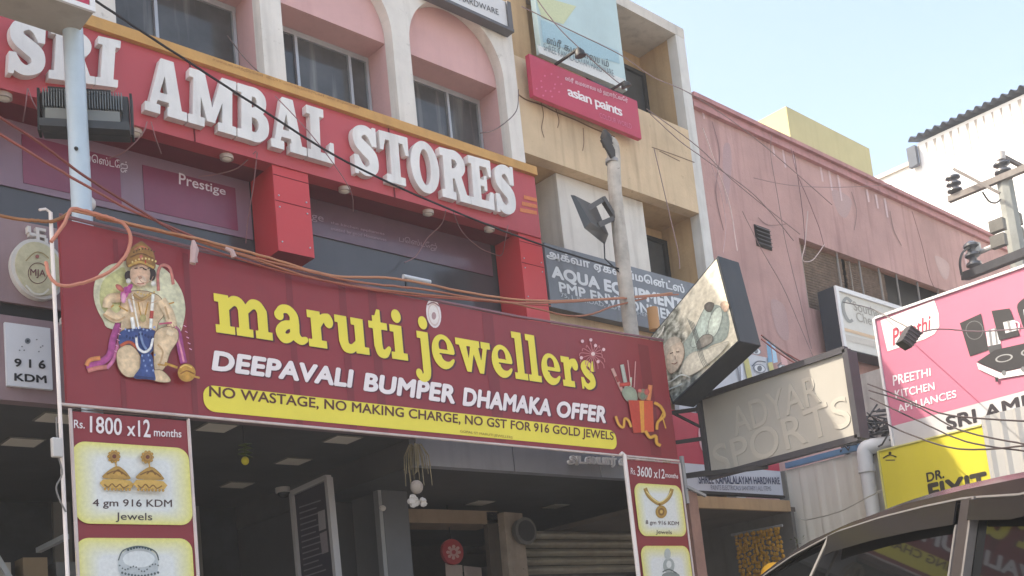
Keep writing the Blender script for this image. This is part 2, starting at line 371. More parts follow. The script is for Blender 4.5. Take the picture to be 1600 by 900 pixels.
def cable(label, pts, r, rgb, group=None, name='cable', n=7, rough=.6, cat='cable'):
    W = [U(a, b, 'y', y) if not isinstance(y, str) else U(a, b, 'x', float(y)) for a, b, y in pts]
    P = spline(W, n); jt = r * .22; P = [P[0]] + [p + Vector((0, random.uniform(-jt, jt), random.uniform(-jt, jt))) for p in P[1:-1]] + [P[-1]]
    mb = MB().tube(P, r, 6)
    return solo(name, mb, paint(rgb, rough), label, cat, group)
# ================================================================== SETTING: ground
struct('road', MB().box(-150, 150, -150, 4.2, -.3, 0), mat('dusty_road', (136, 131, 124), .9, .2, 1.2, bump=.4, bscale=90))
struct('pavement', MB().box(-60, 60, 4.2, 5.8, -.3, .13), mat('paving', (168, 162, 152), .85, .2, 2, bump=.3))
struct('ground', MB().box(-150, 150, 5.8, 150, -.3, .02), mat('bare_ground', (140, 130, 115), .9, .2, .6))
# ================================================================== materials used by the buildings
WHITE = mat('white_plaster', (214, 209, 203), .8, .09, 3, .30, (120, 112, 104), .25, 40, spots=.3)
PINKN = mat('pink_plaster', (206, 164, 163), .8, .07, 2.5, .16, (150, 105, 105), .2, 40)
OCHRE = mat('ochre_ledge', (196, 150, 92), .7, .12, 5, .2, (120, 88, 55), .2, 50)
ORANGE = mat('peach_plaster', (202, 178, 148), .85, .14, 1.6, .4, (134, 110, 88), .3, 35, spots=.5)
BROWNO = mat('ochre_plaster', (188, 158, 122), .85, .12, 2.2, .3, (110, 84, 60), .3, 35)
MAUVE = mat('rose_plaster', (184, 147, 142), .85, .17, 1.1, .55, (142, 106, 106), .3, 30, spots=.35)
RED = mat('red_cladding', (188, 78, 86), .5, .07, 1.5, .12, (130, 50, 60), .08, 20, spec=.4)
REDP = mat('red_panel', (200, 62, 68), .45, .05, 1.5, .08, (140, 50, 60), spec=.45)
ALU = mat('aluminium', (178, 182, 188), .45, .08, 6, metal=.3)
DKGL = glass('window_glass', (66, 70, 74), .07, .55, .35, 2)
CURT = mat('curtained_glass', (74, 76, 78), .1, .35, 3, .85, (150, 150, 148), spec=.5)
DARK = mat('dark_wall', (44, 43, 44), .8, .15, 2)
BLACKP = mat('black_metal', (40, 42, 45), .5, .15, 8)
STEELW = mat('grey_steel', (150, 150, 152), .5, .12, 8, .2, (100, 75, 60))
GREYB = mat('grey_panel', (84, 84, 92), .5, .1, 2, .25, (60, 58, 60))
# ================================================================== BUILDING WITH ARCHES
YW = 6.1
bld = thing('shop_building', 'white and pink building with arched window bays above the red store fascia', 'building', (3.2, 8.3, 0))
arches = [(.30, 1.25), (1.40, 2.37), (2.52, 3.49), (3.65, 4.57), (4.73, 5.665)]
loops = [[(-4, 5.46), (5.81, 5.46), (5.81, 6.95), (-4, 6.95)]]
for a, b in arches:
    r = (b - a) / 2; loops.append([(a, 5.47), (b, 5.47), (b, 6.27)] + [(a + r + r * math.cos(t), 6.27 + 1.04 * r * math.sin(t)) for t in np.linspace(.12, math.pi - .12, 22)] + [(a, 6.27)])
vs, fs = plate(loops, .1)
put('wall', MB().add([(x, YW + .05 - z, y) for x, y, z in vs], fs), WHITE, bld)
put('rear_wall', MB().box(-4, 5.81, 6.56, 10.5, 3.8, 6.8), WHITE, bld)
for x_ in (-4, 5.70): put('side_wall', MB().box(x_, x_ + .11, 6.21, 6.56, 3.82, 6.8), WHITE, bld)
put('roof', MB().box(-4.1, 5.84, 6.21, 10.6, 6.82, 6.93), WHITE, bld)
CUR = mat('curtain_cloth', (112, 116, 120), .9, .2, 9)
for a, b in arches:
    nb = MB().box(a - .04, b + .04, 6.203, 6.45, 6.24, 6.815)
    put('tympanum', nb, PINKN, bld)
    put('reveal', MB().box(b + .001, b + .05, 6.203, 6.52, 5.45, 6.238), PINKN, bld); put('reveal', MB().box(a - .05, a - .001, 6.203, 6.52, 5.45, 6.238), PINKN, bld)
    wn = MB(); y = 6.43
    wn.box(a, b, y, y + .05, 6.195, 6.237).box(a, b, y, y + .05, 5.46, 5.5)
    for q in {2.52: (.04, .40, .97), 3.65: (.10, .31, .80, .97), 4.73: (.24, .62, .97)}.get(a, (.3, .6)): wn.box(a + (b - a) * q, a + (b - a) * q + .022, y - .004, y + .046, 5.5, 6.195)
    fr = put('window', wn, ALU, bld)
    sp = a + (b - a) * {2.52: .05, 3.65: .32, 4.73: .25}.get(a, .4)
    put('pane', MB().box(a, sp, y + .02, y + .03, 5.5, 6.195), DKGL, fr); put('pane', MB().box(sp + .001, b, y + .02, y + .03, 5.5, 6.195), CURT, fr)
# first-floor glazing behind the red fascia
YG = 6.32
put('spandrel', MB().box(-4, 5.81, YG + .012, YG + .2, 3.75, 4.9), mat('dark_grey_glass', (76, 74, 78), .14, .14, 1.2, .3, (60, 62, 66), spec=.5), bld)
FROST = mat('frosted_film', (138, 110, 126), .3, .1, 1.5, .1, (90, 66, 80), spec=.5)
put('showroom_glass', MB().box(-4, 3.435, YG, YG + .008, 4.46, 4.88), FROST, bld)
put('showroom_glass', MB().box(3.70, 5.52, YG, YG + .008, 4.60, 4.88), mat('dim_film', (112, 86, 98), .18, .18, 1.6, .3, (84, 70, 80), spec=.5), bld)
glp = Plane('y', YG)
for x0, x1 in ((1.05, 1.75), (2.03, 2.58), (2.72, 3.33)):
    put('film_panel', MB().box(x0, x1, YG - .004, YG - .001, 4.50, 4.80), mat('rose_film', (134, 62, 88), .25, .14, 2, spec=.5), bld)
LAV = (222, 212, 220)
lettering(glp, 'Prestige', [(279, 270), (352, 294), (352, 309), (279, 294)], LAV, bld, .006, .01)
lettering(glp, 'பெஸ்டேஜ்', [(133, 239), (199, 253), (199, 272), (133, 256)], LAV, bld, .006, .005)
lettering(glp, 'ge', [(486, 335), (505, 340), (505, 351), (486, 346)], (166, 142, 154), bld, .006)
lettering(glp, 'the kitchen appliances', [(516, 346), (600, 364), (600, 369), (516, 351)], (166, 142, 154), bld, .006)
lettering(glp, 'trusted by good Housewives', [(516, 355), (603, 373), (603, 379), (516, 361)], (166, 142, 154), bld, .006)
lettering(glp, 'பெஸ்டேஜ்', [(623, 368), (682, 381), (682, 394), (623, 381)], (166, 142, 154), bld, .006)
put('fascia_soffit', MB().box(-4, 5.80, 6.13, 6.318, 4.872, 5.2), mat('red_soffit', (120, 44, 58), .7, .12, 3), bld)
put('pillar', MB().box(3.44, 3.70, 6.012, 6.31, 4.275, 4.868), REDP, bld)
put('pillar', MB().box(5.56, 5.805, 6.012, 6.31, 4.1, 4.868), REDP, bld)
jn = mat('dark_joint', (110, 34, 46), .8)
for x0, x1 in ((3.44, 3.70), (5.56, 5.805)):
    for z_ in (4.62, 4.80): put('panel_joint', MB().box(x0 + .002, x1 - .002, 6.0085, 6.0115, z_, z_ + .0035), jn, bld)
    for sx in (x0 + .03, x1 - .03):
        for sz in (4.34, 4.58, 4.66): put('screw', MB().tube([(sx, 6.0115, sz), (sx, 6.006, sz)], .006, 6), ALU, bld)
for px, py in ((8, 148), (213, 205), (358, 243), (540, 296), (671, 332), (767, 358)):
    p = U(px, py - 4, 'z', 4.872); p.y = min(max(p.y, 6.06), 6.2)
    l = put('downlight', MB().tube([(p.x, p.y, 4.871), (p.x, p.y, 4.845)], .042, 14), mat('lamp_ring', (190, 176, 168), .5), bld)
    put('lens', MB().ball((p.x, p.y, 4.845), .03, .03, .014, 10), mat('lamp_lens', (225, 218, 205), .3), l)
# ---- store fascia sign
fs_ = thing('shop_sign', 'long red fascia with big raised white slab serif letters under the arched windows', 'shop sign', (3.2, 6.05, 4.87))
put('board', MB().box(-4, 5.795, 6.0, 6.125, 4.87, 5.40), RED, fs_)
put('ledge', MB().box(-4, 5.80, 5.965, 6.095, 5.403, 5.475), OCHRE, fs_)
A = Plane('y', 5.94)
def raised(word, quad, d=.055):
    q = [A.w(*p) for p in quad]; L, wd = slab_letters(word)
    for ch, lp in L:
        m = plate(lp, d, 0)
        put('letter', quadmap(m, q, A.n, -d / 2 + .0, 1, (0, wd, 0, 1)), mat('letter_white', (224, 221, 218), .5, .08, 5, .3, (150, 140, 136), spots=.2), fs_)
raised('SRI', [(13, 23), (189, 64), (184, 137), (9, 113)])
raised('AMBAL', [(230, 84), (519, 176), (523, 257), (226, 171)])
raised('STORES', [(547, 190), (803, 262), (809, 339), (553, 269)])
fp = Plane('y', 6.0)
for k in range(3):
    a = Art(fp); y = 306 + 10 * k; x = 818 - 3 * k
    a.add([(x, y - 1), (838, y + 4), (839, y + 10), (x, y + 5)], (214, 122, 74)); a.done('stripe', fs_)
lp = Plane('y', 5.965)
lettering(lp, 'சமையல் பாத்திரங்கள்  வீட்டு உபயோக பொருட்கள்  மின் சாதனங்கள்', [(332, 90), (562, 166), (562, 172), (332, 96)], (150, 104, 62), fs_, .003)
seam = MB()
for px in (302, 606): p = U(px, 200, 'y', 6.0); seam.box(p.x, p.x + .008, 5.994, 5.999, 4.871, 5.40)
put('seam', seam, mat('dark_joint', (110, 34, 46), .8), fs_)
# ---- small white sign hung on the white wall, top
ws = thing('wall_sign', 'white framed hardware sign high on the white wall right of the arches', 'sign', (5.5, 6.05, 6.78))
hp = Plane('y', 6.02)
put('board', MB().box(4.9, 5.70, 6.02, 6.09, 6.70, 6.94), mat('sign_white', (205, 205, 206), .5, .06, 3), ws)
put('frame', MB().box(4.86, 5.75, 6.0, 6.092, 6.672, 6.698).box(5.702, 5.745, 6.0, 6.092, 6.70, 6.94), mat('sign_frame', (92, 92, 96), .5), ws)
lettering(hp, 'RI HARDWARE', [(704, -14), (778, 15), (779, 24), (704, -4)], (70, 70, 74), ws)
# ================================================================== YELLOW BUILDING
YY = 6.15
yb = thing('shop_building', 'peach coloured building with open balconies and a white edge pier', 'building', (7, 8.5, 0))
put('roof', MB().box(5.83, 8.29, YY, 10, 7.63, 7.74), mat('roof_concrete', (196, 190, 182), .85, .12, 3, .3, (90, 84, 80)), yb)
put('pier', MB().box(8.145, 8.285, YY + .002, YY + .12, 2.6, 7.629), mat('pier_white', (206, 204, 200), .8, .1, 3, .25), yb)
put('side_wall', MB().box(8.147, 8.28, YY + .122, 10, 2.6, 7.628), BROWNO, yb)
put('parapet', MB().box(5.83, 8.143, YY, YY + .12, 5.70, 6.585), ORANGE, yb)
for z_ in (5.705, 3.93): put('balcony_slab', MB().box(5.83, 8.143, YY + .122, 8, z_, z_ + .115), BROWNO, yb)
for z_, z2_ in ((5.825, 7.625), (4.06, 5.70)): put('back_wall', MB().box(5.83, 8.143, 6.66, 6.8, z_, z2_), BROWNO, yb)
put('white_wall', MB().box(6.33, 7.45, 6.28, 6.655, 4.06, 5.698), mat('white_plaster_dirty', (208, 203, 196), .8, .08, 3, .4, (110, 98, 88), .2), yb)
put('lower_ledge', MB().box(5.83, 8.143, 6.12, 6.4, 4.05, 4.42), ORANGE, yb)
put('balcony_front', MB().box(5.83, 8.143, 6.16, 6.26, 4.43, 4.9), BROWNO, yb)
put('left_pier', MB().box(5.83, 6.12, YY + .05, 6.65, 6.59, 7.62), BROWNO, yb)
put('lower_front', MB().box(5.83, 8.143, 6.3, 6.5, 3.21, 3.925), ORANGE, yb)
wf = put('window', MB().box(7.28, 7.32, 6.6, 6.655, 6.5, 7.42).box(8.10, 8.14, 6.6, 6.655, 6.5, 7.42).box(7.32, 8.1, 6.6, 6.655, 7.38, 7.42), BLACKP, yb)
put('pane', MB().box(7.32, 8.10, 6.63, 6.64, 6.5, 7.38), DKGL, wf)
wf = put('doorway', MB().box(7.50, 7.54, 6.6, 6.655, 4.06, 5.58).box(8.09, 8.14, 6.6, 6.655, 4.06, 5.58).box(7.54, 8.09, 6.6, 6.655, 5.54, 5.58), BLACKP, yb)
put('pane', MB().box(7.54, 8.09, 6.63, 6.64, 4.06, 5.54), DKGL, wf)
for pts in ([(806, 145), (822, 156), (846, 164), (868, 175), (900, 188), (925, 200), (960, 214)], [(845, 160), (849, 180), (846, 200), (850, 215)], [(868, 170), (873, 188), (871, 200)], [(911, 200), (912, 222), (910, 236)], [(1018, 230), (1050, 241), (1085, 254)], [(1030, 236), (1062, 252)]):
    crack = Art(Plane('y', YY), .002); crack.stroke(pts, 2.2 if len(pts) > 5 else 1.3, (112, 84, 62))
    crack.done('crack', yb)
# ---- boards on it
kp = Plane('y', 6.07)
kb = thing('name_board', 'faded pale blue name board with Tamil letters under the balcony roof', 'sign', (6.65, 6.1, 6.6))
kq = [Vector((6.11, 6.07, 7.62)), Vector((7.185, 6.07, 7.62)), Vector((7.185, 6.07, 6.655)), Vector((6.11, 6.07, 6.655))]
put('board', MB().quadbox(kq, (0, .06, 0)), mat('faded_print', (176, 198, 200), .5, .08, 2.2, .12, (150, 160, 150)), kb)
fa = Art(kp, .003)
fa.add([(836, -8), (900, 10), (880, 38), (846, 28)], (192, 198, 160)).add([(844, 30), (966, 80), (968, 100), (848, 66)], (150, 182, 192))
fa.add([(838, 70), (975, 124), (978, 141), (842, 83)], (206, 208, 206)); fa.done('printed_scene', kb)
lettering(kp, 'ஸ்ரீ கமலாலயம்', [(853, 55), (950, 93), (951, 109), (854, 71)], (82, 92, 98), kb, .008, .006)
lettering(kp, 'SHREE KAMALALAYAM HARDWARE', [(848, 68), (957, 110), (959, 121), (849, 79)], (110, 120, 124), kb, .008)
ap = Plane('y', 6.03)
pb = thing('paint_sign', 'crimson paint shop board with white lettering on the balcony parapet', 'sign', (6.6, 6.05, 6.18))
aq = ap.rect((824, 87), (993, 153), (1004, 216), (837, 152))
put('board', MB().quadbox(aq, (0, .05, 0)), mat('crimson_print', (184, 62, 88), .45, .06, 3), pb)
lettering(ap, 'ஸ்ரீ கமலாலயம் ஹார்ட்வேர்', [(882, 118), (980, 153), (981, 163), (883, 128)], (226, 190, 200), pb, .004, .015)
lettering(ap, 'asian paints', [(885, 135), (971, 168), (973, 187), (888, 154)], (235, 226, 228), pb, .004, .02, space=.85)
lettering(ap, 'COLOUR WORLD', [(936, 176), (986, 194), (987, 202), (937, 184)], (206, 110, 140), pb, .004)
fl = Art(ap, .003)
for k in range(14):
    a = 2 * math.pi * k / 9; fl.ell(858 + (9 + k) * math.cos(a), 128 + (9 + k) * math.sin(a) + 4, 1.5, 1.5, (206, 100, 132))
fl.done('floral_print', pb)
for q, side in (([(868, 101), (904, 76), (907, 88)], 'left end'), ([(957, 139), (976, 128), (979, 136)], 'right end')):
    t = thing('sign_lamp', 'black arm lamp over the %s of the crimson board' % side, 'lamp', U(*q[0], 'y', 6.06), 'arm lamps over the crimson board')
    a, b = U(*q[0], 'y', 6.05), U(*q[1], 'y', 5.75); b.z += 0
    put('arm', MB().tube([a, b], .014, 6), BLACKP, t)
    c = U(*q[2], 'y', 5.75)
    put('lamp_head', MB().tube([b, (b + c) / 2, c], [.02, .045, .05], 10), BLACKP, t)
qp = Plane('y', 6.02)
ab = thing('shop_sign', 'grey board with rows of bold white lettering on the lower balcony front', 'sign', (7, 6.05, 4.4))
aqq = [Vector((5.84, 6.02, 4.85)), Vector((7.95, 6.02, 4.85)), Vector((7.95, 6.02, 4.30)), Vector((5.84, 6.02, 4.30))]
put('board', MB().quadbox(aqq, (0, .09, 0)), mat('slate_board', (116, 122, 130), .5, .14, 3, .4, (88, 88, 90), spots=.3), ab)
AW = (212, 216, 220)
lettering(qp, 'அக்வா ஏக்விப்மென்ட்ஸ்', [(852, 387), (1068, 444), (1070, 462), (854, 405)], AW, ab, .004, .03)
lettering(qp, 'AQUA EQUIPMENTS', [(860, 414), (1075, 470), (1077, 492), (862, 437)], AW, ab, .004, .05)
lettering(qp, 'PMP ENVIRONMENT', [(872, 440), (1066, 489), (1068, 506), (874, 456)], AW, ab, .004, .03)
lettering(qp, '75, L.B. ROAD, ADYAR, CHENNAI', [(875, 457), (1030, 494), (1031, 501), (876, 465)], (180, 186, 192), ab, .004, .01)
# ================================================================== PINK BUILDING
YP = 6.2
pk = thing('shop_building', 'long windowed rose pink building with a moulded parapet', 'building', (12, 8.5, 0))
wt = 5.87
put('wall', MB().box(8.30, 18, YP, YP + .06, wt, 6.90).box(8.30, 9.98, YP, YP + .06, .05, wt - .001).box(9.981, 18, YP, YP + .06, .05, 5.05).box(13.6, 18, YP, YP + .06, 5.051, wt - .001), MAUVE, pk)
put('parapet', MB().box(8.30, 18.05, YP - .05, YP + .3, 6.90, 6.95).box(8.30, 18.05, YP - .03, YP + .3, 6.952, 7.0).box(8.30, 18.05, YP - .07, YP + .3, 7.002, 7.05), mat('parapet_rose', (176, 128, 128), .85, .15, 4, .4, (110, 84, 80)), pk)
put('rear_wall', MB().box(8.3, 18, 10.4, 10.5, 2.4, 6.59), MAUVE, pk); put('side_wall', MB().box(17.9, 18, YP + .07, 10.39, 2.4, 6.59), MAUVE, pk); put('side_wall', MB().box(8.3, 8.4, YP + .07, 10.39, 2.4, 6.59), MAUVE, pk)
put('roof', MB().box(8.3, 18, YP + .07, 10.5, 6.6, 6.75), MAUVE, pk)
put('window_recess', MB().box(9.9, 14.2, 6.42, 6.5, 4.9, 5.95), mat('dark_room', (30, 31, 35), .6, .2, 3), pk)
for px in (1312, 1345, 1374, 1400, 1431, 1461):
    bm = MB()
    x = U(px, 430, 'y', 6.23).x; bm.tube([(x, 6.23, 5.05), (x, 6.23, 5.868)], .012, 6)
    put('bar', bm, mat('rail_grey', (140, 134, 130), .6), pk)
lv = put('louvre_window', MB().box(9.13, 9.40, YP - .012, YP - .002, 5.59, 5.83), mat('hole_dark', (40, 38, 42), .7), pk)
sl_ = MB()
for k in range(5): sl_.quadbox([(9.14, YP - .035, 5.61 + k * .045), (9.39, YP - .035, 5.61 + k * .045), (9.39, YP - .015, 5.635 + k * .045), (9.14, YP - .015, 5.635 + k * .045)], (0, 0, .006))
put('slat', sl_, mat('slat_grey', (70, 68, 74), .4), lv)
st = Art(Plane('y', YP), .002)
for x, y, l in ((1205, 224, 20), (1221, 232, 30), (1238, 240, 22), (1279, 254, 30), (1293, 264, 34), (1307, 272, 42), (1352, 296, 20), (1366, 304, 22), (1380, 310, 30), (1095, 170, 16), (1503, 385, 30), (1512, 392, 24)):
    st.add([(x, y), (x + 3, y), (x + 4 + l * .12, y + l), (x + 1.5 + l * .12, y + l)], (200, 172, 174))
st.done('lime_drip', pk)
dm = Art(Plane('y', YP), .0012)
for pts, c_ in (([(1130, 230), (1140, 226), (1143, 262), (1136, 320), (1130, 282)], (172, 139, 138)), ([(1300, 296), (1330, 312), (1322, 340), (1308, 330)], (172, 140, 138)), ([(1120, 400), (1136, 420), (1138, 500), (1128, 470)], (172, 139, 138)), ([(1204, 470), (1226, 480), (1232, 530), (1214, 520)], (171, 138, 137)), ([(1460, 400), (1482, 412), (1480, 436), (1470, 430)], (173, 140, 138))):
    dm.add(pts, c_, 4)
for pts in ([(1112, 190), (1124, 240), (1118, 300), (1130, 360)], [(1330, 300), (1338, 330), (1334, 360)], [(1184, 340), (1200, 352), (1230, 350)], [(1390, 330), (1396, 360), (1408, 384)]): dm.stroke(pts, 1.1, (128, 96, 96))
dm.done('damp_patch', pk)
def bamboo(x0, x1, z0, z1, y, label, roll):
    t = thing('bamboo_blind', label, 'blind', ((x0 + x1) / 2, y, z0), 'bamboo blinds in the pink building window')
    mb = MB(); n = 26
    for k in range(n):
        z = z0 + (z1 - z0) * k / n; mb.box(x0 + random.uniform(0, .015), x1 - random.uniform(0, .015), y - .006, y + .006, z + .003, z + (z1 - z0) / n - .003)
    put('slat_sheet', mb, mat('bamboo', (116, 96, 82), .8, .3, 14, .3, (70, 56, 48)), t)
    put('cord', MB().tube([(x0 + .1, y - .012, z0), (x0 + .1, y - .012, z1)], .008, 5).tube([(x1 - .12, y - .012, z0), (x1 - .12, y - .012, z1)], .008, 5), mat('cord_grey', (160, 150, 140), .8), t)
    if roll: put('bottom_roll', MB().tube([(x0, y - .03, z0), (x1, y - .03, z0)], .045, 10), mat('bamboo', (116, 96, 82)), t)
bamboo(10.02, 11.0, 4.98, 5.865, 6.30, 'brown bamboo blind hanging fully down in the left end of the pink window', 0)
bamboo(11.06, 12.0, 5.16, 5.865, 6.30, 'shorter brown bamboo blind with a rolled lower edge beside the dark opening', 1)
# yellow box on the roof
rb = thing('rooftop_room', 'plain pale yellow block standing on the roof behind the pink parapet', 'building', (14.2, 9, 6.75))
put('wall', MB().box(13.05, 15.4, 8, 10.6, 6.755, 9.28), mat('lime_yellow', (178, 174, 132), .8, .06, 2, .2, (150, 144, 104)), rb)
# white building beyond
wb = thing('warehouse', 'tall white building with a dark corrugated roof edge far right', 'building', (22, 6, 0))
WX = 19
whm = mat('whitewash', (222, 226, 230), .85, .05, .8, .12, (170, 165, 160))
zt = U(1431, 230, 'x', WX).z; zl2 = U(1425, 236, 'x', WX).z; ye = U(1431, 215, 'x', WX).y
put('wall', MB().box(WX, 26, ye, 10.6, 0, zl2 - .28).box(WX, 26, -2, ye - .001, 0, zt + .06), whm, wb)
put('coping', MB().box(WX - .06, WX + .3, ye + .15, 10.6, zl2 - .279, zl2 - .20), mat('coping_grey', (190, 186, 180), .85), wb)
def corr(u, v, y0, y1, per, amp, x0, x1, z0, z1):
    y = y0 + (y1 - y0) * u; return (x0 + (x1 - x0) * v, y, z0 + (z1 - z0) * v + amp * math.sin(2 * math.pi * y / per))
cm = MB()
for dz in (0, .02): cm.grid(lambda u, v: corr(u, v, ye + .1, -2, .17, .04, WX - .16, 26, zt + .12 + dz, zt + 2.2 + dz), 400, 1)
put('corrugated_roof', cm, mat('old_sheet', (84, 92, 104), .7, .15, 3), wb)
put('roof_edge_end', MB().box(WX - .16, WX - .05, ye - .02, ye + .16, zt - .42, zt - .02), mat('old_sheet', (84, 92, 104)), wb)
ds = Art(Plane('x', WX), .004)
y = ye
while y > 4.0:
    l = random.uniform(.35, .8); a = U(1500, 300, 'x', WX)
    for q in ((.0, .045, (150, 146, 142)),):
        wd_ = random.uniform(.03, .07); P = [Vector((WX - .004, y, zt)), Vector((WX - .004, y - wd_, zt)), Vector((WX - .004, y - wd_ * .7, zt - l)), Vector((WX - .004, y - wd_ * .45, zt - l))]
        ds.mb.poly(P); ds.mb.c += [lin(q[2])] * 4
    y -= .17
ds.done('drip_stain', wb)
# ================================================================== JEWELLERS' SHOPFRONT (ground floor recess)
zc = 3.0
jf = thing('shopfront', 'dark recessed ground floor shopfront with square ceiling lights behind the maroon banner', 'shopfront', (3.5, 6, .13))
FASM = mat('dusky_panel', (142, 120, 124), .5, .08, 3, .25, (104, 84, 88))
for z0, z1 in ((2.985, 3.42), (3.49, 3.93)): put('fascia_panel', MB().box(-1.5, 4.12, 5.6, 5.68, z0, z1), FASM, jf)
put('fascia_joint', MB().box(-1.5, 4.10, 5.62, 5.684, 3.421, 3.489), DARK, jf)
put('canopy', MB().box(-1.5, 4.12, 5.685, 6.3, 3.5, 3.80).box(4.125, 6.1, 5.74, 6.3, 3.5, 3.80), GREYB, jf)
put('fascia_panel', MB().box(4.125, 4.95, 5.66, 5.735, 2.81, 3.45).box(4.958, 5.82, 5.66, 5.735, 2.81, 3.45).box(5.828, 6.14, 5.66, 5.735, 2.81, 3.45), mat('slate_panel', (158, 162, 170), .4, .08, 3, .2, (84, 86, 92)), jf)
CEIL = mat('dark_ceiling', (82, 83, 86), .55, .15, 3)
put('ceiling', MB().box(-1.5, 4.12, 5.69, 9.5, zc + .003, zc + .1).box(4.123, 7.9, 5.74, 9.5, 2.82, 3.2), CEIL, jf)
put('back_wall', MB().box(-1.6, 8.0, 9.0, 9.1, .1, 3.1), mat('shop_back', (92, 90, 90), .6, .25, 1.5), jf)
SSM = mat('shop_side', (74, 76, 80), .5, .15, 2)
put('side_wall', MB().box(-1.6, -1.5, 5.7, 8.99, .1, 3.0), SSM, jf); put('side_wall', MB().box(4.13, 4.5, 6.95, 8.99, .1, 2.815), SSM, jf); put('side_wall', MB().box(7.75, 7.9, 7.2, 8.99, .1, 2.815), SSM, jf)
put('floor', MB().box(-1.6, 8.2, 5.8, 9.1, .02, .14), mat('tile_floor', (120, 116, 110), .3, .1, 3), jf)
LQ = mat('light_panel', (222, 214, 202), .4, .06, 5)
for z, lights in ((zc, ((338, 667), (535, 686), (458, 720), (370, 757), (35, 690), (90, 652))), (2.817, ((750, 785), (868, 790)))):
    for px, py in lights:
        p = U(px, py, 'z', z); f = put('ceiling_light', MB().box(p.x - .095, p.x + .095, p.y - .095, p.y + .095, z - .006, z), mat('light_rim', (120, 118, 114), .5), jf)
        put('diffuser', MB().box(p.x - .085, p.x + .085, p.y - .085, p.y + .085, z - .009, z - .0065), LQ, f)
# inside: glass door frame, beam and door opening
dp = Plane('y', 8.2)
def frame_px(pl, quad, wd, th, m, name, parent):
    q = [pl.w(*p) for p in quad]; mb = MB()
    for i in range(4): mb.bar(q[i], q[(i + 1) % 4], wd, th, pl.n)
    return put(name, mb, m, parent)
DF = mat('door_frame', (128, 126, 124), .45, .1, 4)
d = frame_px(dp, [(300, 777), (380, 777), (402, 960), (312, 960)], .07, .07, DF, 'door', jf)
put('pane', MB().quadbox([dp.w(*p) for p in ((302, 779), (378, 779), (400, 958), (314, 958))], (0, .01, 0)), DKGL, d)
d = frame_px(dp, [(-60, 757), (93, 765), (100, 960), (-50, 960)], .12, .07, DF, 'door', jf)
put('pane', MB().quadbox([dp.w(*p) for p in ((-58, 759), (91, 767), (98, 958), (-48, 958))], (0, .01, 0)), DKGL, d)
cp_ = Plane('y', 6.5)
q = [cp_.w(*p) for p in ((594, 742), (634, 742), (652, 980), (614, 980))]
put('column', MB().quadbox(q, (0, .4, 0)), mat('column_grey', (102, 104, 110), .4, .1, 3), jf)
put('column_edge', MB().quadbox([cp_.w(*p) for p in ((588, 742), (593.5, 742), (613.5, 980), (607, 980))], (0, .06, 0)), mat('edge_trim', (150, 152, 156), .4), jf)
bp_ = Plane('y', 6.75)
put('beam', MB().quadbox(bp_.rect((627, 793), (778, 800), (778, 820), (630, 815)), (0, .3, 0)), mat('tan_beam', (160, 138, 118), .7, .12, 5, .2), jf)
put('door_post', MB().quadbox([bp_.w(*p) for p in ((760, 800), (780, 800), (796, 980), (774, 980))], (0, .05, 0)), mat('old_post', (84, 76, 70), .7, .2, 6), jf)
sp_ = Plane('y', 7.6)
rk = thing('stock_rack', 'dim rack of small goods inside the doorway behind the red disc', 'shelf', (5.6, 7.8, .14))
RKM = mat('rack_grey', (70, 68, 66), .6, .2, 5)
for z in (.5, .95, 1.4, 1.85, 2.25): put('shelf', MB().box(4.9, 6.2, 7.62, 8.0, z, z + .03), RKM, rk)
for x in (4.88, 6.2): put('upright', MB().box(x, x + .04, 7.6, 8.0, .14, 2.4), RKM, rk)
cols = [(120, 90, 70), (90, 100, 110), (150, 120, 100), (110, 60, 66), (84, 90, 70)]
for i in range(22):
    x = 4.95 + (i % 11) * .112; z = (1.43, 1.88)[i // 11]
    tag(put('goods_box', MB().box(x, x + random.uniform(.06, .1), 7.66, 7.85, z + .001, z + random.uniform(.1, .3)), paint(random.choice(cols), .6)), 'small dull goods box on the dim rack inside the doorway', 'box', 'goods on the dim rack')
rd = thing('round_sign', 'round red sign with a pale cog emblem hanging in the shop doorway', 'sign', U(708, 880, 'y', 6.9))
rp = Plane('y', 6.9); c = rp.w(708, 862)
put('disc', MB().tube([c, c + Vector((0, .03, 0))], .105, 28), mat('red_disc', (178, 64, 72), .5), rd)
em = Art(rp, .004)
for k in range(8): em.ell(708 + 9 * math.cos(k * .785), 863 + 9 * math.sin(k * .785), 2.6, 2.6, (214, 170, 168))
em.ell(708, 863, 7, 7, (206, 160, 160)).ell(708, 863, 3.4, 3.4, (178, 64, 72)); em.done('emblem', rd)
put('hanger', MB().tube([c + Vector((0, .015, .1)), Vector((c.x, 6.92, 2.815))], .005, 5), BLACKP, rd)
ns = thing('notice_sheet', 'pale notice sheets hanging below the round red sign', 'notice', U(720, 890, 'y', 6.95))
for a, b, t, u_ in ((696, 722, 880, 940), (725, 752, 884, 940)):
    put('sheet', MB().quadbox([Plane('y', 6.95).w(*p) for p in ((a, t), (b, t + 3), (b + 4, u_), (a + 4, u_))], (0, .006, 0)), mat('paper', (176, 160, 156), .7, .1, 8), ns)
dc = thing('display_case', 'pale display case with white boxes at the bottom left corner of the shop', 'display case', U(40, 890, 'y', 7.2))
y_ = 7.2; za = U(40, 872, 'y', y_).z
put('case', MB().box(0.6, 2.6, y_, y_ + .4, .14, za - .12), mat('case_pale', (150, 144, 138), .4, .15, 4), dc)
for k in range(9): put('box', MB().box(.9 + k * .19, 1.02 + k * .19 + .02 * (k % 3), y_ + .04, y_ + .2, za - .119, za - .02 + .03 * (k % 2)), paint(((176, 172, 166), (150, 132, 110), (120, 124, 130))[k % 3], .6), dc)
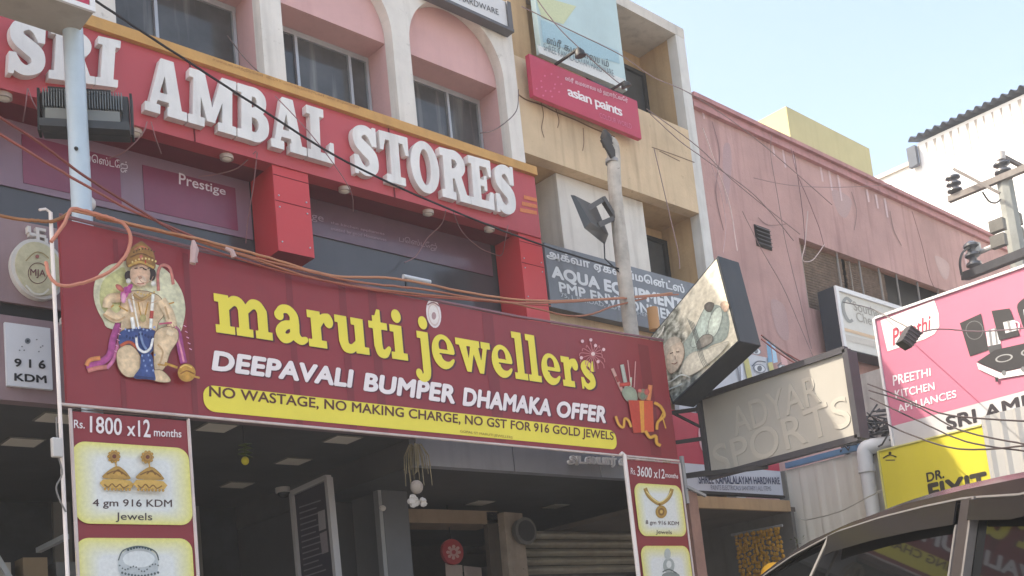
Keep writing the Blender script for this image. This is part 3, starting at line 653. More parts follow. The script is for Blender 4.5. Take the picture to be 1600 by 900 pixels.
put('rail', MB().bar(U(60, 860, 'y', 7.0), U(104, 838, 'y', 6.6), .03).bar(U(-5, 870, 'y', 7), U(16, 905, 'y', 7), .03), ALU, dc)
cdp = U(443, 764, 'z', 2.99)
cdc = thing('ceiling_camera', 'small pale dome camera on the shop ceiling above the narrow dark board', 'camera', cdp)
put('base', MB().tube([(cdp.x, cdp.y, 2.999), (cdp.x, cdp.y, 2.96)], .06, 14), mat('case_white', (196, 192, 190), .5), cdc)
put('dome', MB().ball((cdp.x, cdp.y, 2.96), .048, .048, .04, 12), DKGL, cdc)
# small standing board in front of the dark wall (faces along the street)
xp_ = Plane('x', 3.72)
nb_ = thing('menu_board', 'narrow dark board with small print and a pale frame standing in the shopfront', 'notice board', (3.7, 6.6, .14))
qb = [xp_.w(*p) for p in ((458, 771), (513, 746), (533, 960), (476, 980))]
put('board', MB().quadbox(qb, (.03, 0, 0)), mat('board_print', (52, 50, 60), .5, .1, 5), nb_)
mb = MB()
for i in range(4): mb.bar(qb[i], qb[(i + 1) % 4], .035, .045, (1, 0, 0))
put('frame', mb, mat('pale_frame', (164, 162, 164), .45), nb_)
ta = Art(xp_, .004)
for k in range(13):
    y = 792 + k * 9.0; x0 = 468 + (k * 9) * .09; wd = 34 - (k * 7 % 12)
    ta.add([(x0, y), (x0 + wd, y - wd * .33), (x0 + wd, y - wd * .33 + 2.2), (x0, y + 2.2)], (112, 108, 118))
ta.add([(499, 800), (510, 796), (512, 826), (501, 830)], (140, 136, 140)); ta.add([(502, 834), (513, 829), (516, 862), (506, 866)], (128, 120, 126)); ta.done('small_print', nb_)
# rolling shutter at the right of the recess
rs = thing('rolling_shutter', 'dusty grey rolling shutter hood and slats beside the peeled column', 'shutter', (6.2, 6.9, .14))
mb = MB()
hx0, hx1 = U(800, 840, 'y', 6.7).x, U(1040, 850, 'y', 6.7).x
for k in range(5):
    mb.grid(lambda u, v, k=k: (hx0 + (hx1 - hx0) * u, 6.70 - .05 * math.sin(math.pi * v), 2.20 + .075 * k + .07 * v), 1, 6)
put('hood', mb, mat('shutter_dust', (150, 144, 132), .6, .2, 3, .25), rs)
mb = MB()
for k in range(24): mb.grid(lambda u, v, k=k: (hx0 + (hx1 - hx0) * u, 6.86 - .02 * math.sin(math.pi * v), .7 + .065 * k + .062 * v), 1, 4)
put('curtain', mb, mat('shutter_dark', (92, 92, 92), .6, .2, 3, .3), rs)
oc = thing('old_column', 'cracked cream column with peeling plaster at the edge of the shutter', 'column', U(805, 900, 'y', 6.4))
op_ = Plane('y', 6.4)
put('shaft', MB().quadbox([op_.w(*p) for p in ((787, 800), (816, 802), (834, 980), (803, 980))], (0, .08, 0)), mat('peeled_plaster', (150, 136, 124), .85, .25, 5, .4, (60, 54, 50), .4, 20, spots=.7), oc)
fan = thing('exhaust_fan', 'round dark vent with a pale hood beside the shutter', 'fan', U(812, 850, 'y', 6.38))
c = op_.w(812, 832, .08)
put('ring', MB().tube([c + Vector((0, .06, 0)), c], [.10, .11], 20), mat('vent_grey', (96, 94, 92), .6, .2, 6), fan)
put('grille', MB().tube([c - Vector((0, .004, 0)), c - Vector((0, .008, 0))], .085, 20), mat('vent_dark', (50, 50, 52), .6), fan)
# hanging things
def hang(px, py, Y, zt): p = U(px, py, 'y', Y); return p, Vector((p.x, Y, zt))
p = U(648, 762, 'y', 5.62); tp = U(648, 690, 'y', 5.62)
hg = thing('hanging_charm', 'dry straw charm with a pale gourd hanging at the shop entrance', 'charm', (p.x, 5.62, p.z - .12))
mb = MB()
for k in range(26):
    a = random.uniform(0, 6.28); r = random.uniform(.03, .1)
    mb.tube([tp + Vector((0, 0, -.06)), tp + Vector((.5 * r * math.cos(a), .5 * r * math.sin(a), -.02)), tp + Vector((r * math.cos(a), r * math.sin(a), -.1)), tp + Vector((r * math.cos(a) * 1.1, r * math.sin(a), -random.uniform(.16, .3)))], .003, 4)
put('straw', mb, mat('straw', (150, 142, 118), .9, .2, 20), hg)
put('cord', MB().tube([tp, p], .003, 4), BLACKP, hg)
put('gourd', MB().ball(U(651, 761, 'y', 5.62), .042, .042, .046, 16), mat('gourd', (176, 168, 164), .6, .1, 20), hg)
b = U(651, 783, 'y', 5.62); mb = MB()
for k in range(7): mb.ball(b + Vector((random.uniform(-.045, .045), random.uniform(-.02, .02), random.uniform(-.025, .025))), .026, .02, .022, 8, .2)
put('cloth_knot', mb, mat('white_cloth', (206, 202, 200), .8), hg)
p, tp = hang(383, 715, 5.75, 2.999)
hg = thing('hanging_charm', 'small lemon and green chilli charm hung from the shop ceiling', 'charm', (p.x, 5.75, p.z - .06))
put('cord', MB().tube([tp, p], .003, 4), BLACKP, hg)
put('lemon', MB().ball(U(383, 720, 'y', 5.75), .022, .022, .026, 12), mat('lemon', (206, 196, 70), .5), hg)
mb = MB()
for k in range(6):
    b = U(383, 694 + k * 3.4, 'y', 5.75); s = 1 if k % 2 else -1; mb.tube([b - Vector((.04 * s, 0, -.005)), b, b + Vector((.045 * s, 0, -.012))], [.003, .007, .003], 6)
put('chilli', mb, mat('chilli', (70, 84, 48), .5), hg)
b = U(598, 794, 'y', 6.44)
solo('wall_hook', MB().ball(b, .028, .02, .022, 10, .1), mat('white_cloth', (206, 202, 200)), 'small white knob on the dark column edge', 'knob')
# emblem, medallion and plaque on the dusky fascia
jp = Plane('y', 5.592)
def loc(px, py): return jp.w(px, py)
ep = loc(56, 371); s = .03; mb = MB()
def hz(cx, cz, hw, hh): mb.box(ep.x + cx - hw, ep.x + cx + hw, 5.560, 5.597, ep.z + cz - hh, ep.z + cz + hh)
t = .0075; L_ = .042
hz(0, 0, t, L_); hz(-.0235, 0, .016 - .0005, t); hz(.0235, 0, .016 - .0005, t)
hz(.0235, L_ - t, .016 - .0005, t); hz(-.0235, -L_ + t, .016 - .0005, t); hz(-L_ + .003, .0245, t, .0168); hz(L_ - .003, -.0245, t, .0168)
solo('auspicious_emblem', mb, mat('emblem_silver', (206, 200, 196), .4, .06), 'small silver swastika emblem mounted above the oval medallion', 'emblem')
md = thing('medallion', 'oval cream and gold medallion with a ringed monogram on the fascia', 'medallion', loc(57, 466))
c = loc(57, 424)
def oval(c, rx, rz, y0, y1, n=36): return MB().add([(c.x + rx * math.cos(2 * math.pi * k / n), y, c.z + rz * math.sin(2 * math.pi * k / n)) for y in (y0, y1) for k in range(n)], [tuple(range(n)), tuple(range(n, 2 * n))[::-1]] + [(k, (k + 1) % n, n + (k + 1) % n, n + k) for k in range(n)])
put('rim', oval(c, .128, .158, 5.555, 5.597), mat('rim_silver', (196, 192, 188), .45, .08, 8), md)
put('face', oval(c, .110, .140, 5.548, 5.556), mat('medal_cream', (188, 180, 150), .5, .16, 24), md)
mp = Plane('y', 5.547); cx, cy = 59, 427
ma = Art(mp, .002); ma.stroke([(cx + 15 * math.cos(k * .3142), cy + 16 * math.sin(k * .3142)) for k in range(21)], 1.2, (110, 74, 70))
ma.ell(58, 401, 3, 3, (150, 90, 84)).stroke([(40, 408), (50, 398), (58, 394), (68, 397), (76, 404)], 1.4, (150, 130, 90)).stroke([(40, 446), (52, 458), (66, 460), (76, 452)], 3, (206, 202, 190)); ma.done('ornament', md)
lettering(mp, 'MJA', [(47, 420), (71, 422), (71, 436), (47, 434)], (112, 66, 66), md, .003, .01)
pq = thing('plaque', 'white plaque lettered 916 KDM on the dusky fascia', 'plaque', loc(45, 605))
pr = Plane('y', 5.575); put('plate', MB().quadbox(pr.rect((7, 505), (79, 511), (82, 608), (12, 603)), (0, .022, 0)), mat('plaque_white', (206, 208, 214), .4, .05, 5), pq)
lettering(pr, '9 1 6', [(22, 560), (71, 563), (71, 577), (22, 573)], (34, 36, 42), pq, .003, .03)
lettering(pr, 'KDM', [(22, 583), (72, 587), (73, 599), (22, 595)], (34, 36, 42), pq, .003, .03)
pa = Art(pr, .003); pa.ell(43, 533, 4.5, 4.5, (110, 116, 124)).ell(43, 533, 2, 2, (60, 64, 70))
for x, y in ((57, 531), (34, 542), (63, 543), (66, 541), (30, 548), (60, 550), (37, 548)): pa.ell(x, y, 1.4, 1.1, (120, 124, 130))
pa.done('dots', pq)
# Tamil letters fixed to the slate panel
tp_ = Plane('y', 5.655)
tl_ = quadmap(text_mesh('அடையார் ஸ்டோர்ஸ்', .03, 0, .03), [tp_.w(*p) for p in ((884, 707), (1035, 716), (1036, 735), (885, 728))], tp_.n, .016, .6)
solo('tamil_lettering', tl_, mat('letter_bright', (244, 243, 242), .4, .03), 'white raised Tamil letters along the slate panel under the banner', 'lettering')
# ================================================================== MAROON BANNER
YB = 5.07
bpn = Plane('y', YB)
MAR = mat('maroon_vinyl', (140, 48, 56), .42, .09, 1.2, .22, (112, 52, 60), bump=1.0, bscale=1.6, spec=.35)
YEL = (232, 214, 80); CREAM = (236, 226, 226)
bn = thing('banner', 'wide maroon jewellers banner with yellow lettering and a Deepavali offer', 'banner', (3.9, YB, 2.84))
ol = [(1.775, 2.842), (6.055, 2.832), (6.05, 3.748), (4.6, 3.70), (3.2, 3.692), (2.4, 3.715), (1.778, 3.742)]
n = len(ol); put('sheet', MB().add([(x, y, z) for y in (YB, YB + .03) for x, z in ol], [tuple(range(n)), tuple(range(n, 2 * n))[::-1]] + [(i, (i + 1) % n, n + (i + 1) % n, n + i) for i in range(n)]), MAR, bn)
PIPE = mat('pale_pipe', (206, 190, 186), .5, .12, 6, .3, (130, 90, 84))
put('frame_rail', MB().tube([(x, YB - .004, z + .012) for x, z in ol[2:]], .010, 6), mat('rail_dull', (132, 96, 104), .6), bn)
put('frame_rail', MB().tube([(1.74, YB - .004, 2.832), (6.06, YB - .004, 2.822)], .008, 6), PIPE, bn)
put('back_frame', MB().bar((1.78, YB + .055, 3.68), (6.05, YB + .055, 3.66), .03).bar((1.78, YB + .055, 3.25), (6.05, YB + .055, 3.25), .03), STEELW, bn)
q = [bpn.w(*p) for p in ((337, 462), (931, 577), (935, 614), (337, 535))]
def slab_text(word, px0, px1, base, top_y, m, off, name):
    L, wd = slab_letters(word, .03); vs, fs = [], []
    for ch, lp in L:
        v, f = plate(lp); o = len(vs); vs += v; fs += [tuple(i + o for i in t) for t in f]
    a = bpn.w(*px0); b = bpn.w(*px1); x0, x1 = a.x, b.x; zb = (a.z + b.z) / 2; h = top_y
    Q = [Vector((x0, YB, zb + h)), Vector((x1, YB, zb + h)), Vector((x1, YB, zb)), Vector((x0, YB, zb))]
    return put(name, quadmap((vs, fs), Q, bpn.n, off, 1, (0, wd, 0, 1)), m, bn)
for dx, off, m in ((3, .004, ink((84, 34, 54))), (0, .0055, ink(YEL))):
    slab_text('maruti', (337 + dx, 521 + dx * .6), (637 + dx, 563 + dx * .6), 0, .335, m, off, 'lettering' if dx == 0 else 'letter_shadow')
    slab_text('jewellers', (653 + dx, 567 + dx * .6), (933 + dx, 613 + dx * .6), 0, .335, m, off, 'lettering' if dx == 0 else 'letter_shadow')
for dx, off, cc in ((2.5, .004, (92, 34, 52)), (0, .0055, CREAM)):
    for wtxt, a, b in (('DEEPAVALI', (330, 547, 579), (552, 578, 607)), ('BUMPER', (567, 582, 611), (710, 602, 632)), ('DHAMAKA', (722, 605, 634), (860, 624, 651)), ('OFFER', (869, 626, 652), (946, 635, 662))):
        lettering(bpn, wtxt, [(a[0] + dx, a[1] + dx * .6), (b[0] + dx, b[1] + dx * .6), (b[0] + dx, b[2] + dx * .6), (a[0] + dx, a[2] + dx * .6)], cc, bn, off, .045, .12, 'lettering' if dx == 0 else 'letter_shadow')
SHADEM = mat('maroon_shade', (124, 42, 50), .42, .09, 1.2, .22, (104, 46, 54), bump=.5, bscale=3, spec=.35)  # vertical shading of the banner, painted in as darker maroon strips
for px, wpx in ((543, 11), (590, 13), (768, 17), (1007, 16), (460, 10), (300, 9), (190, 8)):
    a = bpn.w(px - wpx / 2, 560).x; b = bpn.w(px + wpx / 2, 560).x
    put('shade_band', MB().poly([(a, YB - .0015, 2.845), (b, YB - .0015, 2.845), (b, YB - .0015, 3.69), (a, YB - .0015, 3.69)]), SHADEM, bn)
rq = bpn.rect((316, 596), (963, 677), (963, 706), (318, 638))
pill = MB(); pill.poly([p + bpn.n * .004 for p in rrect(rq, .058, 8)]); put('yellow_strip', pill, ink(YEL), bn)
lettering(bpn, 'NO WASTAGE, NO MAKING CHARGE, NO GST FOR 916 GOLD JEWELS', [(326, 603), (958, 675), (958, 692), (326, 625)], (96, 52, 40), bn, .006, .018)
lettering(bpn, 'GOPAL ST MARUTI JEWELLERS', [(718, 672), (800, 682), (800, 687), (718, 677)], (150, 120, 60), bn, .006)
# seated devotional figure, printed
fg = Art(bpn, .004); fg.shade = .22
fg.add([(160, 500), (148, 475), (146, 450), (153, 430), (170, 415), (190, 410), (212, 404), (240, 412), (262, 425), (282, 452), (289, 480), (286, 505), (278, 522), (250, 520), (175, 515)], (222, 218, 186), 4)
fg.add([(165, 490), (155, 468), (160, 440), (180, 424), (196, 424), (196, 500)], (206, 204, 146), 4)
FL, FD, GO, PK, BL = (226, 198, 162), (196, 160, 122), (190, 142, 62), (170, 74, 134), (64, 84, 140)
fg.stroke([(247, 455), (246, 430), (250, 417), (258, 415), (266, 422), (270, 445)], 5, (196, 120, 110))
fg.stroke([(185, 505), (176, 530), (170, 556), (150, 570), (134, 572)], 11, PK).stroke([(192, 500), (186, 530), (178, 560), (166, 576)], 6, (196, 110, 150))
fg.stroke([(134, 572), (140, 563), (156, 560)], 7, (206, 130, 80)).stroke([(136, 580), (150, 576), (166, 574)], 7, (196, 120, 110))
fg.stroke([(262, 505), (276, 520), (281, 545), (286, 568)], 11, PK).stroke([(272, 510), (280, 540), (286, 566)], 3, (220, 140, 160))
fg.line([(188, 462), (200, 456), (228, 456), (250, 466), (256, 490), (246, 505), (240, 522), (192, 522), (188, 500)], FL, (126, 92, 70), .9, 4)
fg.stroke([(190, 466), (170, 468), (166, 482)], 15, FL).stroke([(164, 488), (180, 498), (194, 488), (196, 470)], 15, FL).stroke([(160, 492), (180, 502), (194, 496)], 3, FD)
fg.stroke([(250, 470), (262, 490), (268, 512)], 16, FL).stroke([(256, 480), (262, 500)], 3, FD)
fg.line([(186, 520), (208, 514), (240, 518), (242, 540), (228, 556), (196, 548), (184, 540)], BL, (126, 92, 70), .9, 4)
fg.line([(184, 546), (200, 540), (214, 552), (220, 572), (212, 588), (196, 590), (184, 578), (180, 560)], FL, (126, 92, 70), .9, 5).stroke([(186, 542), (200, 536), (214, 546)], 5, (190, 90, 62))
fg.line([(240, 522), (256, 512), (274, 516), (276, 532), (264, 552), (254, 578), (240, 580), (238, 552)], FL, (126, 92, 70), .9, 5).stroke([(244, 540), (252, 552), (246, 574)], 3, FD)
fg.line([(234, 582), (250, 580), (264, 594), (260, 599), (244, 598), (232, 592)], FL, (126, 92, 70), .9, 4)
fg.stroke([(258, 520), (268, 524)], 9, (232, 208, 176)).stroke([(246, 508), (266, 506)], 3, (190, 90, 110))
fg.add([(218, 556), (234, 556), (238, 580), (240, 596), (228, 592), (222, 594), (206, 592), (216, 576)], BL, 3).stroke([(208, 590), (222, 592), (238, 594)], 4, (50, 60, 104))
fg.stroke([(210, 528), (212, 544), (222, 552), (232, 546), (236, 530)], 4, (236, 232, 232)).stroke([(216, 520), (220, 538), (226, 548)], 4, (120, 140, 180))
fg.stroke([(204, 462), (208, 486), (214, 516)], 2.5, (240, 236, 224)).stroke([(236, 462), (234, 490), (232, 516)], 5, (238, 234, 224)).stroke([(203, 498), (206, 516)], 6, (238, 232, 226)).stroke([(198, 470), (204, 490)], 4, (230, 214, 210))
fg.stroke([(234, 488), (233, 500)], 6, (186, 76, 66)).stroke([(205, 462), (218, 470), (232, 462)], 5, (176, 140, 90)).stroke([(212, 474), (220, 502), (228, 474)], 2, GO).ell(220, 500, 5, 6, (190, 176, 120))
fg.ell(197, 434, 6, 8, (62, 46, 42)).ell(234, 432, 6, 10, (62, 46, 42)).ell(197, 442, 4, 4, (226, 220, 210)).ell(236, 446, 4, 4, (226, 220, 210))
fg.ell(215, 432, 16, 19, (214, 176, 148)).ell(216, 442, 9, 8, (226, 196, 172)).stroke([(206, 423), (211, 422)], 1.8, (74, 50, 44)).stroke([(219, 423), (225, 425)], 1.8, (74, 50, 44)).ell(215, 437, 3, 2, (190, 140, 118)).stroke([(210, 446), (215, 447), (221, 446)], 1.4, (170, 96, 84))
fg.line([(195, 421), (194, 402), (202, 390), (212, 383), (217, 381), (224, 386), (234, 396), (238, 412), (236, 424), (218, 416)], (160, 116, 62), (126, 92, 70), .9, 4)
fg.stroke([(196, 420), (214, 413), (236, 422)], 3.5, (196, 156, 84)).stroke([(199, 406), (216, 400), (235, 408)], 2, (120, 82, 50)).stroke([(205, 394), (216, 389), (228, 394)], 2, (190, 110, 84)).ell(216, 406, 3, 4, (190, 110, 90)).ell(214, 393, 2, 3, (206, 170, 100))
fg.stroke([(186, 474), (192, 462), (200, 458)], 6, PK).ell(190, 462, 6, 11, (196, 90, 150), 20).ell(182, 454, 4, 8, (190, 104, 90), -50).ell(196, 455, 4, 9, (176, 70, 140), 40).ell(188, 470, 4, 8, (226, 160, 190))
fg.stroke([(252, 571), (272, 578)], 4, GO).ell(286, 586, 14, 14, (196, 146, 66)).stroke([(276, 578), (284, 574), (294, 578)], 2.5, (226, 184, 100)).stroke([(276, 588), (286, 583), (298, 588)], 2, (150, 100, 50)).stroke([(298, 592), (306, 594)], 3, GO)
fg.stroke([(196, 470), (206, 474), (216, 476)], 1, (190, 150, 116)).stroke([(240, 474), (230, 478), (222, 476)], 1, (190, 150, 116)).stroke([(216, 478), (218, 492)], 1, (196, 156, 120))
for k in range(9): fg.ell(190 + k * 5.4, 519 + 2.4 * math.sin(k * 1.3), 1.6, 1.8, (150, 166, 206)).ell(192 + k * 4.6, 530 + 3 * math.sin(k), 1.6, 2.2, (40, 52, 98)).ell(216 + k * 2.2, 560 + (k % 4) * 8, 1.4, 2, (130, 150, 196))
for k in range(8): fg.ell(199 + k * 5, 416 - 5 * math.sin(k / 7 * 3.14), 1.5, 1.7, (224, 196, 130)).ell(201 + k * 4.4, 401 - 5 * math.sin(k / 7 * 3.14), 1.2, 1.4, (96, 64, 40))
for k in range(6): fg.ell(206 + k * 5, 464 + 4 * math.sin(k / 5 * 3.14), 1.5, 1.5, (226, 190, 110))
for q in ([(168, 484), (164, 488)], [(254, 482), (262, 480)], [(176, 486), (190, 494)], [(236, 576), (250, 578)]): fg.stroke(q, 2.4, (186, 140, 70), 0)
for k in range(4): fg.stroke([(256 + k * 4.4, 514 + k * .6), (259 + k * 4.4, 522)], 1, (180, 140, 110), 0)
for k in range(5): fg.stroke([(176 - k * 2, 520 + k * 9), (180 - k * 2, 522 + k * 9)], 1.2, (226, 160, 196), 0).stroke([(276 + k * 2, 516 + k * 9), (280 + k * 2, 518 + k * 9)], 1.2, (226, 160, 196), 0)
fg.stroke([(207, 428), (211, 427), (214, 429)], 1.5, (60, 40, 36)).stroke([(219, 429), (223, 428), (226, 431)], 1.5, (60, 40, 36)).stroke([(216, 416), (216, 421)], 2, (190, 60, 50), 0).stroke([(204, 440), (209, 449), (216, 451), (224, 448), (228, 441)], 1, (176, 134, 108))
fg.done('printed_figure', bn, None, color_mat('painted_print', .45, 40, .22))
# little oval crest, fireworks and gift box
cr = Art(bpn, .004); cr.ell(677, 490, 11.5, 23, (226, 214, 214), -8).ell(677, 492, 9, 18, (208, 186, 180), -8).ell(677, 492, 7.5, 15, (226, 216, 212), -8).stroke([(667, 477), (676, 473), (686, 479)], 2, (150, 110, 110)).ell(677, 494, 3.5, 6, (176, 140, 140)); cr.done('printed_crest', bn)
fw = Art(bpn, .004)
for k in range(16):
    a = k * 2 * math.pi / 16 + .2; l = random.uniform(9, 20); fw.stroke([(925, 554), (925 + l * math.cos(a), 556 + l * 1.1 * math.sin(a)), (925 + l * 1.15 * math.cos(a), 562 + l * 1.3 * math.sin(a))], 1.3, (196, 116, 120))
for x, y in ((908, 534), (921, 532), (941, 547), (906, 560), (932, 566), (928, 541)): fw.ell(x, y, 2.4, 2.6, (226, 186, 190))
fw.ell(924, 554, 3, 3, (236, 206, 200)); fw.done('printed_fireworks', bn)
gf = Art(bpn, .004); gf.shade = .2
for pts, wd, c_ in (([(956, 576), (972, 612)], 5, (196, 150, 140)), ([(962, 588), (966, 597)], 5, (150, 60, 60)), ([(971, 570), (978, 606)], 6, (170, 176, 166)), ([(980, 563), (985, 608)], 1.6, (206, 150, 150)), ([(992, 565), (990, 606)], 1.6, (206, 150, 150)), ([(985, 590), (983, 620)], 3, (190, 200, 180)), ([(967, 602), (984, 600)], 6, (186, 70, 60)), ([(1015, 602), (1012, 626)], 7, (214, 130, 84))):
    gf.stroke(pts, wd, c_)
gf.add([(970, 612), (980, 604), (992, 610), (994, 628), (978, 627)], (150, 160, 140), 3).ell(1003, 617, 8, 9, (150, 130, 110)).ell(1003, 619, 4, 5, (110, 130, 110)).ell(998, 611, 3, 3, (206, 110, 100)).ell(1009, 613, 4, 5, (190, 90, 84))
gf.add([(980, 626), (1018, 627), (1020, 675), (988, 677)], (206, 84, 54)).add([(980, 626), (996, 627), (1000, 676), (988, 677)], (190, 66, 50)).add([(997, 627), (1004, 627), (1005, 676), (1000, 677)], (222, 150, 62))
GR = (216, 158, 66)
for pts, wd in (([(960, 651), (965, 664), (972, 668), (974, 655), (980, 658), (984, 668)], 4), ([(1020, 630), (1030, 636), (1036, 650), (1026, 660), (1024, 672)], 4.5), ([(1034, 656), (1038, 670)], 2), ([(1006, 674), (1013, 684), (1022, 682), (1024, 693), (1030, 697)], 5), ([(1024, 630), (1034, 642), (1028, 656)], 2)): gf.stroke(pts, wd, GR)
gf.done('printed_gift', bn)
# ---- side panels
def card(pl, q, r, parent, yb=(222, 214, 122)):
    lp = [p + pl.n * .004 for p in rrect(q, r, 7)]; n = len(lp); ctr = sum(lp, Vector()) / n
    mb = MB(); inner = [ctr + (p - ctr) * .62 for p in lp]; mb.add(lp + inner, [(i, (i + 1) % n, n + (i + 1) % n, n + i) for i in range(n)] + [tuple(range(n, 2 * n))])
    mb.c = [lin(yb)] * n + [lin((218, 220, 218))] * n
    return put('card', mb, color_mat(), parent)
pn = thing('offer_banner', 'tall maroon side panel with jhumka earrings and Rs. 1800 offer', 'banner', (2.06, YB, .13))
put('sheet', MB().box(1.792, 2.332, YB + .004, YB + .03, .5, 2.806), MAR, pn)
put('frame_rail', MB().tube([(1.785, YB, .13), (1.785, YB, 2.815), (2.336, YB, 2.815), (2.336, YB, .13)], .009, 6), PIPE, pn)
PT = (232, 222, 224)
lettering(bpn, 'Rs.', [(115, 656), (132, 657), (132, 670), (115, 669)], PT, pn, .004, .01)
lettering(bpn, '1800', [(140, 650), (190, 654), (190, 681), (140, 676)], PT, pn, .004, .015)
lettering(bpn, 'x12', [(198, 659), (234, 655), (235, 684), (198, 681)], PT, pn, .004, .015)
lettering(bpn, 'months', [(240, 669), (283, 672), (283, 684), (240, 682)], PT, pn, .004, .012)
card(bpn, bpn.rect((112, 690), (296, 700), (299, 820), (118, 819)), .06, pn)
card(bpn, bpn.rect((118, 840), (301, 842), (306, 990), (122, 985)), .06, pn)
GLD, GDK = (188, 146, 74), (126, 88, 44)
er = Art(bpn, .006); er.shade = .25
for x, y in ((177, 714), (227, 716)):
    for k in range(10): er.ell(x + 8 * math.cos(k * .628), y + 8 * math.sin(k * .628), 2.6, 2.6, GLD)
    er.ell(x, y, 7, 7, (176, 132, 70)).ell(x, y, 3.2, 3.2, (110, 56, 40)).stroke([(x + 2, y + 10), (x + 3, y + 16)], 2.4, GLD)
    x += 4; er.add([(x - 3, y + 16), (x + 4, y + 16), (x + 12, y + 22), (x + 18, y + 29), (x + 19, y + 36), (x - 21, y + 34), (x - 18, y + 26), (x - 10, y + 20)], GLD, 3)
    er.stroke([(x - 16, y + 28), (x - 4, y + 23), (x + 6, y + 24), (x + 16, y + 31)], 2, GDK).stroke([(x - 6, y + 27), (x + 2, y + 21), (x + 8, y + 28)], 2, GDK)
    er.add([(x - 22, y + 36), (x + 20, y + 38), (x + 22, y + 50), (x - 22, y + 48)], (204, 164, 88), 2).stroke([(x - 20, y + 44), (x - 14, y + 48), (x - 8, y + 43), (x - 2, y + 48), (x + 4, y + 44), (x + 10, y + 49), (x + 18, y + 45)], 1.8, GDK)
    for k in range(8): er.ell(x - 19 + 5.4 * k, y + 51 + k * .2, 2.2, 2.4, GLD)
er.done('printed_earring', pn)
lettering(bpn, '4 gm 916 KDM', [(144, 780), (268, 781), (268, 796), (144, 795)], (74, 52, 54), pn, .006, .008)
lettering(bpn, 'Jewels', [(180, 801), (237, 802), (237, 817), (180, 816)], (74, 60, 62), pn, .006, .004)
bg_ = Art(bpn, .006); SV, SD = (186, 192, 194), (96, 106, 108)
bg_.ell(215, 884, 32, 30, SV).ell(216, 874, 25, 13, (214, 218, 218)).stroke([(184, 876), (190, 862), (203, 856), (216, 854), (232, 857), (243, 864), (247, 876)], 2, SD)
for k in range(15): bg_.ell(186 + k * 4.2, 884 + 4 * math.sin(k * .9) + 6 * math.sin(k / 14 * 3.14), 1.3, 1.3, SD)
for k in range(9): bg_.ell(198 + k * 4.4, 860 - 4 * math.sin(k / 8 * 3.14), 2, 1.8, (70, 84, 84))
for k in range(12): bg_.ell(188 + k * 5, 896 + 5 * math.sin(k / 11 * 3.14), 1.8, 2, (90, 100, 100))
bg_.done('printed_bangle', pn)
pn2 = thing('offer_banner', 'narrow maroon side panel with gold necklace and Rs. 3600 offer', 'banner', (5.8, YB, .13))
put('sheet', MB().box(5.50, 6.06, YB + .004, YB + .03, .5, 2.80), MAR, pn2)
put('frame_rail', MB().tube([(6.068, YB, .13), (6.068, YB, 2.805), (5.49, YB, 2.808)], .008, 6), PIPE, pn2)
lettering(bpn, 'Rs.', [(985, 731), (993, 732), (993, 742), (985, 741)], PT, pn2, .004)
lettering(bpn, '3600', [(995, 728), (1018, 731), (1018, 747), (995, 744)], PT, pn2, .004, .015)
lettering(bpn, 'x12', [(1021, 733), (1038, 733), (1038, 748), (1021, 747)], PT, pn2, .004, .012)
lettering(bpn, 'months', [(1039, 738), (1059, 741), (1059, 748), (1039, 746)], PT, pn2, .004, .012)
card(bpn, bpn.rect((989, 756), (1064, 758), (1072, 838), (999, 838)), .07, pn2)
card(bpn, bpn.rect((1001, 852), (1078, 854), (1086, 960), (1010, 960)), .07, pn2)
nk = Art(bpn, .006); nk.shade = .2
nk.stroke([(1007, 763), (1012, 774), (1020, 782), (1030, 787), (1040, 782), (1046, 774), (1049, 764)], 6, (168, 134, 72)).stroke([(1009, 768), (1020, 780), (1030, 785), (1041, 778), (1047, 768)], 1.6, (226, 206, 140))
nk.stroke([(1029, 787), (1030, 791)], 3, GDK).ell(1032, 800, 9, 10, (180, 142, 74)).ell(1032, 800, 5, 6, (140, 100, 52)).ell(1032, 800, 2.4, 3, (212, 176, 100)); nk.done('printed_necklace', pn2)
lettering(bpn, '8 gm 916 KDM', [(1008, 813), (1060, 815), (1060, 823), (1008, 821)], (84, 62, 60), pn2, .006, .008)
lettering(bpn, 'Jewels', [(1024, 828), (1049, 829), (1049, 837), (1024, 836)], (84, 62, 60), pn2, .006, .005)
ck = Art(bpn, .006); ck.ell(1044, 884, 9, 12, (160, 168, 166)).ell(1042, 866, 5, 9, (176, 182, 180)).ell(1047, 900, 14, 6, (130, 138, 136)).ell(1044, 882, 4, 6, (208, 212, 210)).stroke([(1034, 894), (1044, 890), (1056, 896)], 2, (96, 104, 104)); ck.done('printed_crown', pn2)
# posts of the arch
for n_, lab, pts, r, m in (('sign_post', 'thin white pipe at the left edge of the maroon banner', [(1.737, YB - .01, .13), (1.737, YB - .01, 3.755)], .009, mat('white_pipe', (232, 222, 218), .4, .08, 8, .2, (150, 110, 100))),
                           ('sign_post', 'white pipe standing left of the narrow necklace panel', [(5.462, YB - .01, .13), (5.462, YB - .01, 2.83)], .016, mat('white_pipe', (232, 222, 218)))):
    t = thing(n_, lab, 'post', pts[0]); put('pipe', MB().tube(pts, r, 8), m, t)
    put('end_hook', MB().tube([pts[1], pts[1] + Vector((-.02, 0, .012)) if isinstance(pts[1], Vector) else Vector(pts[1]) + Vector((-.02, 0, .012)), Vector(pts[1]) + Vector((-.05, -.01, -.004))], r * .7, 6), m, t)
t = thing('sign_post', 'weathered pinkish wooden post right of the narrow necklace panel', 'post', (6.18, 5.12, .13))
put('timber', MB().box(6.13, 6.24, 5.08, 5.18, .13, 2.60), mat('weathered_wood', (150, 116, 104), .8, .2, 6, .4, (96, 72, 64), .3, 30), t)
